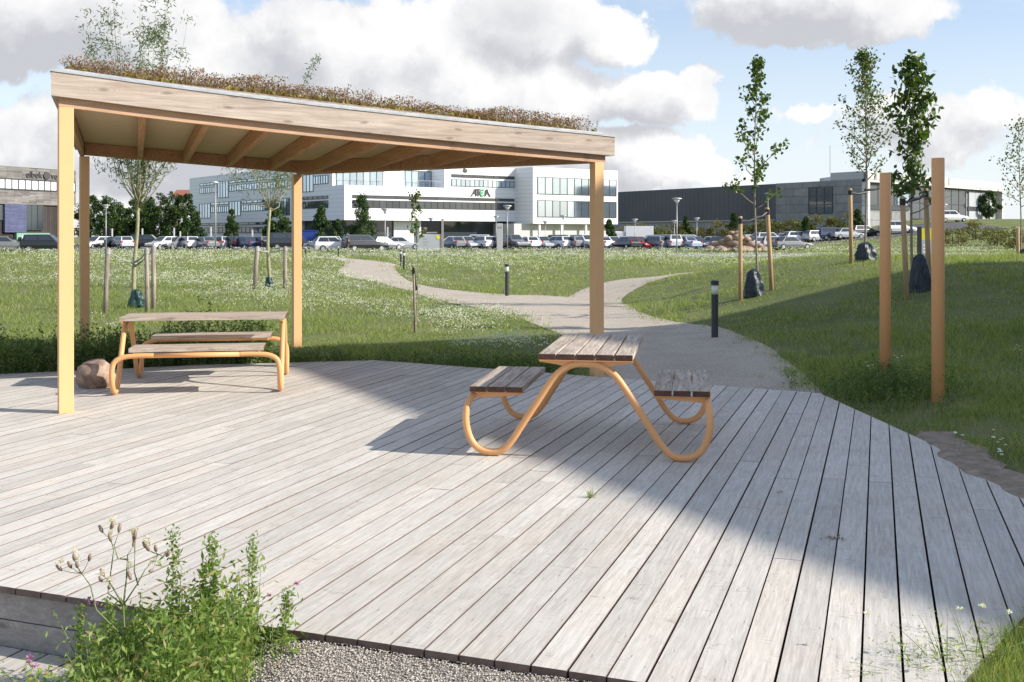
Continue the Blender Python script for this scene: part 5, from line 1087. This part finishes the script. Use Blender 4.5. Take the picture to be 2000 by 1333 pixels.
# ---------------------------------------------------------------- rock pile
gR = 'boulders heaped in the rock pile'; RR_ = random.Random(4); words = ['pale pink', 'reddish', 'grey-brown', 'tan', 'dark brown']
RP = [(1376, 0, .6), (1392, 0, .65), (1410, 0, .7), (1428, 0, .7), (1446, 0, .65), (1462, 0, .6), (1478, 0, .5), (1384, .6, .55), (1402, .75, .6), (1421, .8, .65), (1438, .8, .6), (1455, .65, .55), (1412, 1.35, .5), (1430, 1.45, .55), (1446, 1.3, .45), (1428, 2.0, .4), (1398, 0, .5), (1436, 0, .55), (1416, 2.0, .33), (1470, .5, .42)]
place = ['lowest row, leftmost', 'lowest row, second from the left', 'lowest row, third from the left', 'lowest row, in the middle', 'lowest row, fifth from the left', 'lowest row, sixth from the left', 'lowest row, rightmost', 'second row, leftmost', 'second row, second from the left', 'second row, middle', 'second row, fourth from the left', 'second row, fifth from the left', 'third row, left', 'third row, middle', 'third row, right', 'topmost of the heap', 'front foot of the heap, left', 'front foot of the heap, right', 'beside the topmost one', 'second row, rightmost']
for i, (px, dz, s) in enumerate(RP):
    d = 108+RR_.uniform(-.5, .5)+(-1.3 if i in (16, 17) else 0); x = (px-1000)*d/F; z = hz(x, d)+.25+dz*.82; tag(rock('pile_boulder', (x+.6, d, z), (s*1.15, s*.85, s*.68), 60+i, sub=2), 'boulder in the rock pile, '+place[i], 'boulder', gR)

# ---------------------------------------------------------------- grass, weeds and flowers
def scatter(n, y0, y1, r0, r1, rnd):
    u = rnd.random(n); Y = 1/(1/y0+(1/y1-1/y0)*u); r = rnd.uniform(r0, r1, n); return r*Y+0*Y, Y
def masked(X, Y, pad=.0):
    k = (deck_sd(X, Y) > .02+pad) & (path_dist(X, Y) > -.12+rng.uniform(-.12, .1, len(X)))
    k &= ~((Y > 82) & (Y < 92) & (X > 12.8)) & ~((Y > 116.5) & (X < 27.3)) & ~((Y < 6.2) & ((X+2.335)*-.359+(Y-5.02)*-.933 > -.1))
    return k
def tufts(name, X, Y, Hb, per, wmin, wk, mt, lean=.6, spreadk=.05):
    n = len(X); H_ = np.repeat(Hb, per); XX_ = np.repeat(X, per)+rng.normal(size=n*per)*spreadk*np.repeat(np.maximum(1, Y*.05), per); YY_ = np.repeat(Y, per)+rng.normal(size=n*per)*spreadk*np.repeat(np.maximum(1, Y*.05), per)
    H2 = H_*rng.uniform(.45, 1.15, n*per); Wd = np.maximum(wmin, YY_*wk); o = npmesh(name, blades(XX_, YY_, height(XX_, YY_)-.01, H2, Wd, lean, rng), 3, mt); return o
X, Y = scatter(60000, 9.0, 141, -.6, .62, rng); k = masked(X, Y); X, Y = X[k], Y[k]
dry = fbm(X*.8+3, Y*.8+1); k = (dry < .58) | (rng.random(len(X)) < .3); X, Y = X[k], Y[k]
left = 1-smooth((X-1.0)/3); Hb = .025+.24*np.maximum(0, fbm(X*.9, Y*.9)-.38)+.05*fbm(X*.5, Y*.5)+.10*left*smooth((Y-17)/8)*fbm(X*.7+9, Y*.7)+.22*smooth((Y-45)/30)
tag(tufts('meadow_grass', X, Y, Hb, 9, .006, .00045, M['grass'], 1.1), 'green meadow grass covering the ground beyond the deck', 'grass', kind='stuff')
# close grass on the mound and near right corner
X, Y = scatter(24000, 4.0, 19, .30, 1.15, rng); k = masked(X, Y) & (X > 3.35+.25*fbm(X*0+1, Y*2)); kk = (X > 1.95) & (Y < 5.4) & (deck_sd(X, Y) > -.03); X, Y = X[k | kk], Y[k | kk]
k = (fbm(X*1.7, Y*1.7) < .56) | (rng.random(len(X)) < .22); X, Y = X[k], Y[k]
tag(tufts('mound_grass', X, Y, .02+.20*np.maximum(0, fbm(X*1.6, Y*1.6)-.38)+.05*fbm(X*.6, Y*.6), 10, .005, .0004, M['grass'], 1.1, .04), 'short dark grass on the slope right of the deck', 'grass', kind='stuff')
X = rng.uniform(1.3, 2.9, 6500); Y = rng.uniform(3.3, 5.2, 6500); k = (deck_sd(X, Y) > .03) & (X > 1.35); X, Y = X[k], Y[k]
tag(tufts('corner_grass', X, Y, .06+.08*fbm(X*3, Y*3), 10, .004, .0004, M['grass'], .8, .03), 'bright grass at the lower right corner beside the deck', 'grass', kind='stuff')
# tall weeds along the far deck edge
def along(n, a, b, w, rnd): t = rnd.random(n)[:, None]; q = np.array(a)*(1-t)+np.array(b)*t; d = np.array([-(b[1]-a[1]), b[0]-a[0]]); d = d/np.linalg.norm(d); return q+d*w[:, None]
def weeds(name, pts, Hh, mt, lab, nl=16, ls=.05):
    n = len(pts); zb = height(pts[:, 0], pts[:, 1]); a = rng.uniform(0, 6.28, n); ln = Hh*.12; tip_ = np.stack([pts[:, 0]+np.cos(a)*ln, pts[:, 1]+np.sin(a)*ln, zb+Hh], -1); base = np.column_stack([pts, zb])
    u = rng.uniform(.1, 1, (n, nl)); C_ = base[:, None]*(1-u[..., None])+tip_[:, None]*u[..., None]+rng.normal(size=(n, nl, 3))*np.array([.03, .03, .01])*(1.2-u[..., None]*.8)
    L_ = leaves(C_.reshape(-1, 3), ls, ls*.32, rng, -.3); st = np.stack([base-[.003, 0, 0], base+[.003, 0, 0], tip_, tip_], 1); return tag(npmesh(name, np.concatenate([L_, st]), 4, mt), lab, 'weeds', kind='stuff')
pt = np.concatenate([along(1500, (-5.9, 12.69), (-1.74+-2.06*.6, 13.6+.2), -np.abs(rng.normal(size=1500))*.0-rng.uniform(-.9, -.03, 1500)*1, rng), along(1300, (-10, 10.92), (-5.7, 12.8), rng.uniform(.05, 1.1, 1300), rng)])
def outward(pts): k = deck_sd(pts[:, 0], pts[:, 1]) > .03; return pts[k]
pt = outward(pt); weeds('tall_weeds', pt, (.10+.85*fbm(pt[:, 0]*1.9, pt[:, 1]*1.9)**1.6)*rng.uniform(.35, 1.2, len(pt)), M['weed'], 'tall dark weeds growing along the far left deck edge', 18, .055)
pt = outward(along(1500, (-4, 13.7), (.7, 12.9), rng.uniform(-.2, .9, 1500), rng)); pt = pt[path_dist(pt[:, 0], pt[:, 1]) > 0]; weeds('low_weeds', pt, rng.uniform(.06, .22, len(pt)), M['weed'], 'low leafy weeds behind the deck between the two tables', 12, .04)
c = P(1735, 770, 0); pt = np.column_stack([c.x-.1+rng.normal(size=420)*.30, c.y-.25+rng.normal(size=420)*.45]); pt = outward(pt); weeds('post_weeds', pt, rng.uniform(.08, .30, len(pt)), M['weed'], 'bushy weeds round the foot of the shorter orange post', 16, .035)
# white meadow flowers
X, Y = scatter(120000, 12, 141, -.6, .6, rng); f = fbm(X*.16+2, Y*.10+4)+.25*fbm(X*.9, Y*.5)+.26*smooth((Y-35)/40); left = (X < 1.2+.03*Y) | (Y > 40)
k = masked(X, Y, .3) & (f+.22*vnoise(X*1.7, Y*1.3) > .70+.22*rng.random(len(X))) & left; X, Y = X[k], Y[k]; n = len(X); Hf = (.10+.12*rng.random(n)+.2*smooth((Y-38)/30)); s_ = np.maximum(.022, Y*.0008)
per = 3; C_ = np.column_stack([np.repeat(X, per), np.repeat(Y, per), np.repeat(height(X, Y)+Hf, per)])+rng.normal(size=(n*per, 3))*np.repeat(s_, per)[:, None]*np.array([1.6, 1.2, .5])
tag(npmesh('meadow_flowers', leaves(C_, np.repeat(s_, per), np.repeat(s_*.8, per), rng, 0, .3), 4, M['petal']), 'white flowers scattered in drifts through the meadow', 'flowers', kind='stuff')
print('flowers', n)
# a few daisies right of the deck
for i, (px, py) in enumerate(((1990, 712), (1700, 728), (1760, 722), (1862, 850), (1960, 872), (1955, 858))):
    q = P(px, py, .12); z = hz(q.x, q.y); r = empty('daisy', (q.x, q.y, z)); st, hd_ = MB(), MB()
    for k in range(5 if i != 3 else 2):
        x, y, h = random.uniform(-.07, .07), random.uniform(-.1, .1), random.uniform(.1, .19); st.tube([(x*.5, y*.5, 0), (x, y, h)], .0015, 4); hd_.m = Matrix.Translation((x, y, h)) @ Matrix.Rotation(random.uniform(-.5, .5), 4, 'X'); hd_.lathe([(.004, -.003), (.014, 0), (.004, .004)], 10)
    st.build('stems', M['stem'], r); hd_.build('flower_heads', M['petal'], r)
    tag(r, ['white daisies at the right picture edge on the shaded slope', 'white daisies left of the shorter orange post', 'white daisies between the two orange posts', 'pair of daisies at the deck corner by the bare soil', 'daisies in the grass above the soil patch, lower of two clumps', 'daisies in the grass above the soil patch, upper of two clumps'][i], 'flower', 'daisies right of the deck')

# ---------------------------------------------------------------- foreground plants
def herb(pos, H, lean, seed, leafL=.045, leafW=.013, n=150, flower=None, lab='', dense=1., spike=True, name='wild_plant', ns=3):
    R = random.Random(seed); rn = np.random.default_rng(seed); r = empty(name, pos); st = MB(); pts = []; 
    for s in range(ns):
        a = R.uniform(0, 6.28); h = H*(1 if s == 0 else R.uniform(.5, .85)); l = Vector((lean[0]+math.cos(a)*.05*s, lean[1]+math.sin(a)*.05*s, 0)); c = [Vector((math.cos(a)*.012*s, math.sin(a)*.012*s, -.03))+l*(u**1.4)+Vector((0, 0, h*u+.0)) for u in (0, .25, .5, .75, 1)]
        tk = min(1, H*2.2); st.tube(c, [.005*tk, .0045*tk, .0035*tk, .0025*tk, .001*tk], 6)
        k = int(n*(1 if s == 0 else .6)/ns*1.6); u = rn.uniform(.08, 1, k); cc = np.array([tuple(x) for x in c]); p = np.column_stack([np.interp(u, [0, .25, .5, .75, 1], cc[:, i]) for i in range(3)])
        wd = (.055*(1-u)+.016)*dense; p += np.column_stack([rn.normal(size=k)*wd, rn.normal(size=k)*wd, rn.normal(size=k)*.008]); pts.append((p, u))
    st.build('stem', M['stem'], r, smooth=True); p = np.concatenate([a for a, _ in pts]); u = np.concatenate([b for _, b in pts]); sc = np.clip(1.35-u, .35, 1.2)
    npmesh('leaves', leaves(p, leafL*sc, leafW*sc, rn, -.35), 4, M['herb'], r)
    if spike:
        k = 240; u = rn.uniform(.6, 1, k); cc = [tuple(x) for x in c]; cc = np.array([[lean[0]*v**1.4, lean[1]*v**1.4, H*v-.03] for v in (0, .25, .5, .75, 1)]); p = np.column_stack([np.interp(u, [0, .25, .5, .75, 1], cc[:, i]) for i in range(3)])+rn.normal(size=(k, 3))*.011
        npmesh('flower_spike', leaves(p, .017, .010, rn, -.5), 4, M['herb'], r)
    if flower:
        k = 1 if flower is M['petal'] else 3; cs = np.array([[lean[0]+R.gauss(0, .03), lean[1]+R.gauss(0, .03), H*R.uniform(.85, 1.03)] for _ in range(k)]); cs = np.repeat(cs, 22, 0)+rn.normal(size=(22*k, 3))*np.array([.006, .006, .003]); npmesh('flower', leaves(cs, .013, .007, rn, 0, .5), 4, flower, r)
    return tag(r, lab, 'plant', 'wild plants at the near deck edge')
gz = -.35
def fp(px, d, z=gz): return ((px-1000)*d/F, d, z)
HB = [(338, 4.40, .80, (.0, 0), 'tallest green leafy spike in the clump, right of the thistle'), (386, 4.42, .66, (.03, 0), 'green leafy spike next to the tallest one, its right neighbour'), (424, 4.40, .77, (-.02, 0), 'broad-leaved plant with drooping top in the middle of the clump'), (489, 4.42, .77, (.01, 0), 'slim pointed spike with pale buds, right of the broad-leaved plant'),
      (538, 4.34, .58, (.05, 0), 'short spike at the right of the clump leaning right'), (158, 4.30, .52, (0, 0), 'pink-flowered plant before the step riser'), (222, 4.35, .54, (-.02, 0), 'leafy plant just under the thistle, left part of the clump'),
      (262, 4.25, .50, (.0, 0), 'leafy plant at the foot of the thistle'), (312, 4.28, .52, (.02, 0), 'bright leafy plant left of the tallest spike'), (365, 4.2, .44, (.0, 0), 'bright green plant in front of the tallest spike'), (460, 4.28, .44, (.01, 0), 'leafy plant at the right front of the clump'),
      (190, 4.15, .42, (-.04, 0), 'low bushy plant at the left front of the clump'), (140, 4.1, .36, (-.05, 0), 'small low plant leftmost in the clump'), (420, 4.1, .46, (.0, 0), 'low bushy plant at the bottom middle of the clump'), (320, 4.08, .44, (0, 0), 'low bushy plant at the bottom of the picture under the thistle'),
      (500, 4.15, .42, (.02, 0), 'low feathery plant at the bottom right of the clump'), (250, 4.08, .43, (0, 0), 'low bushy plant left of centre at the bottom of the clump'), (380, 4.3, .42, (0, 0), 'dense leafy plant between the spikes at the deck edge'), (440, 4.38, .42, (0, 0), 'dense leafy plant below the broad-leaved one against the deck'), (290, 4.38, .42, (0, 0), 'dense leafy plant against the riser behind the thistle foot')]
for i, (px, d, H, ln, lab) in enumerate(HB):
    sp_ = i < 5; herb(fp(px, d), H, ln, 500+i, leafL=[.065, .06, .09, .05][i % 4] if sp_ else [.06, .07, .05][i % 3], leafW=[.017, .016, .028, .012][i % 4] if sp_ else [.016, .022, .011][i % 3], n=440 if sp_ else 500, flower=M['pink'] if i in (5, 4) else None, lab=lab, dense=1.2 if sp_ else 1.9, spike=i < 9, ns=3 if sp_ else 9)
# thistle with seed heads
tx, ty, tz = fp(245, 4.3); r = tag(empty('thistle', (tx, ty, tz)), 'branching thistle with brown and white seed heads rising in front of the deck edge', 'plant'); st = MB(); rn = np.random.default_rng(9)
def tp_(px, py): return Vector(((px-1000)*4.3/F-tx, random.uniform(-.05, .05), CH-(py-HZ)*4.3/F-tz))
root = Vector((0, 0, -.02)); HD = []
def branch(pts, w): st.tube([Vector(p) for p in pts], [w*(1-.6*i/(len(pts)-1)) for i in range(len(pts))], 6)
j1, j2, j3 = tp_(243, 1180), tp_(246, 1130), tp_(262, 1150); branch([root, tp_(240, 1250), j1, j2, tp_(248, 1095)], .0055)
br_ = [(j1, [(222, 1130), (215, 1080), (210, 1055)], [(193, 1044), (212, 1040), (221, 1030)]), (j2, [(250, 1100), (256, 1078)], [(258, 1068), (259, 1112)]), (tp_(248, 1095), [(238, 1085), (228, 1062)], [(223, 1052), (235, 1036)]),
       (j3, [(270, 1110), (272, 1075)], [(268, 1052), (271, 1045)]), (j1, [(270, 1140), (290, 1108), (302, 1088)], [(303, 1078), (296, 1070), (289, 1066), (328, 1084), (300, 1112)]), (tp_(240, 1250), [(195, 1185), (170, 1150), (150, 1128)], [(120, 1113), (139, 1108), (154, 1088), (159, 1102), (177, 1092)]), (j1, [(215, 1155), (208, 1140)], [(205, 1130), (222, 1142), (194, 1131)])]
for a, mid, hs in br_:
    m_ = [tp_(*p) for p in mid]; branch([a]+m_, .0035)
    for h in hs: e = tp_(*h); branch([m_[-1], m_[-1].lerp(e, .5)+Vector((0, 0, -.004)), e], .0018); HD.append((e, (e-m_[-1]).normalized()))
st.build('stem', M['stem'], r, smooth=True)
for i, (e, dd) in enumerate(HD):
    hb = MB(); hb.m = Matrix.Translation(e) @ (dd+Vector((0, 0, .8))).to_track_quat('Z', 'Y').to_matrix().to_4x4(); hb.lathe([(.002, -.006), (.0066, .004), (.0074, .013), (.0046, .029)], 10); o = hb.build('seed_head', M['seed'], r, smooth=True)
    if i % 3 != 0:
        c_ = np.array(tuple(e+Vector((0, 0, .034)))); npmesh('fluff', leaves(c_+rn.normal(size=(40, 3))*.006, .014, .004, rn), 4, M['fluff'], o)
p = np.column_stack([rn.normal(size=80)*.05, rn.normal(size=80)*.05, rn.uniform(.05, .45, 80)]); npmesh('leaves', leaves(p, .06, .012, rn), 4, M['herb'], r)
# knotweed with pinkish spikes left
herb(fp(85, 4.2), .34, (-.05, 0), 700, .05, .012, 60, M['pink'], 'sprawling reddish plant on the lower step at the far left', 1.5, False, ns=3); herb(fp(22, 4.35, -.28), .16, (0, 0), 701, .03, .014, 50, None, 'tiny green plant on the lower step at the left picture edge', 1.0, False, ns=2)
herb((*P(619, 1285, -.1)[:2], -.2), .17, (0, 0), 702, .03, .015, 34, None, 'tiny plant sprouting from the gravel against the deck edge', .8, False, ns=2)
for i, (px, d, h, ln, lab) in enumerate(((1790, 4.12, .16, (-.10, .02), 'straggly daisy plant leaning left over the deck boards at the lower right'), (1850, 4.15, .22, (0, 0), 'feathery white-flowered plant on the deck corner at the lower right'), (1905, 4.2, .20, (.02, 0), 'feathery plant right of the others at the lower right corner'), (1955, 4.32, .16, (0, 0), 'leafy green plant at the right picture edge beside the deck corner'), (1885, 3.98, .13, (.0, 0), 'low green plant at the bottom edge of the picture, lower right'))):
    o = herb(fp(px, d, -.02), h, ln, 720+i, .034, .006, 190, M['petal'], lab, 1.5, False, ns=6)
N = 900; pt = np.column_stack([rng.uniform(-1.85, -.98, N), rng.uniform(3.6, 4.7, N)]); k = (pt[:, 0]+2.335)*-.359+(pt[:, 1]-5.02)*-.933 > .08; pt = pt[k & (pt[:, 0] > -1.72)]
weeds('ground_weeds', pt, .20+.22*rng.random(len(pt)), M['herb'], 'low green growth under the foreground plants', 15, .036)
# tuft of grass in a deck gap, and a smear of dead leaves
q = P(1153, 972, 0); X = np.full(46, q.x)+rng.normal(size=46)*.012; Y = np.full(46, q.y)+rng.normal(size=46)*.012; a = rng.uniform(0, 6.28, 46); Hh = rng.uniform(.03, .085, 46)
tag(npmesh('grass_tuft', blades(X, Y, np.full(46, -.005), Hh, np.full(46, .0035), 1.0, rng), 3, M['herb']), 'small tuft of grass growing from a gap between the deck boards', 'grass tuft')
for i, (px, py, n_) in enumerate(((1632, 1053, 26), (1527, 962, 8))):
    q = P(px, py, 0); C_ = np.column_stack([q.x+rng.normal(size=n_)*.025, q.y+rng.normal(size=n_)*.022, np.full(n_, .006)]); tag(npmesh('dead_leaves', leaves(C_, .02, .010, rng, 0, .9), 4, M['seed']), ['smear of dead leaf crumbs on the shaded deck boards at the lower right', 'few dead crumbs in a deck gap left of the leaf smear'][i], 'leaf litter')
print('objects', len(bpy.data.objects))

for o in bpy.data.objects:
    if 'label' in o.keys() and not 4 <= len(o['label'].split()) <= 16: print('LONG', o.name, len(o['label'].split()), o['label'])
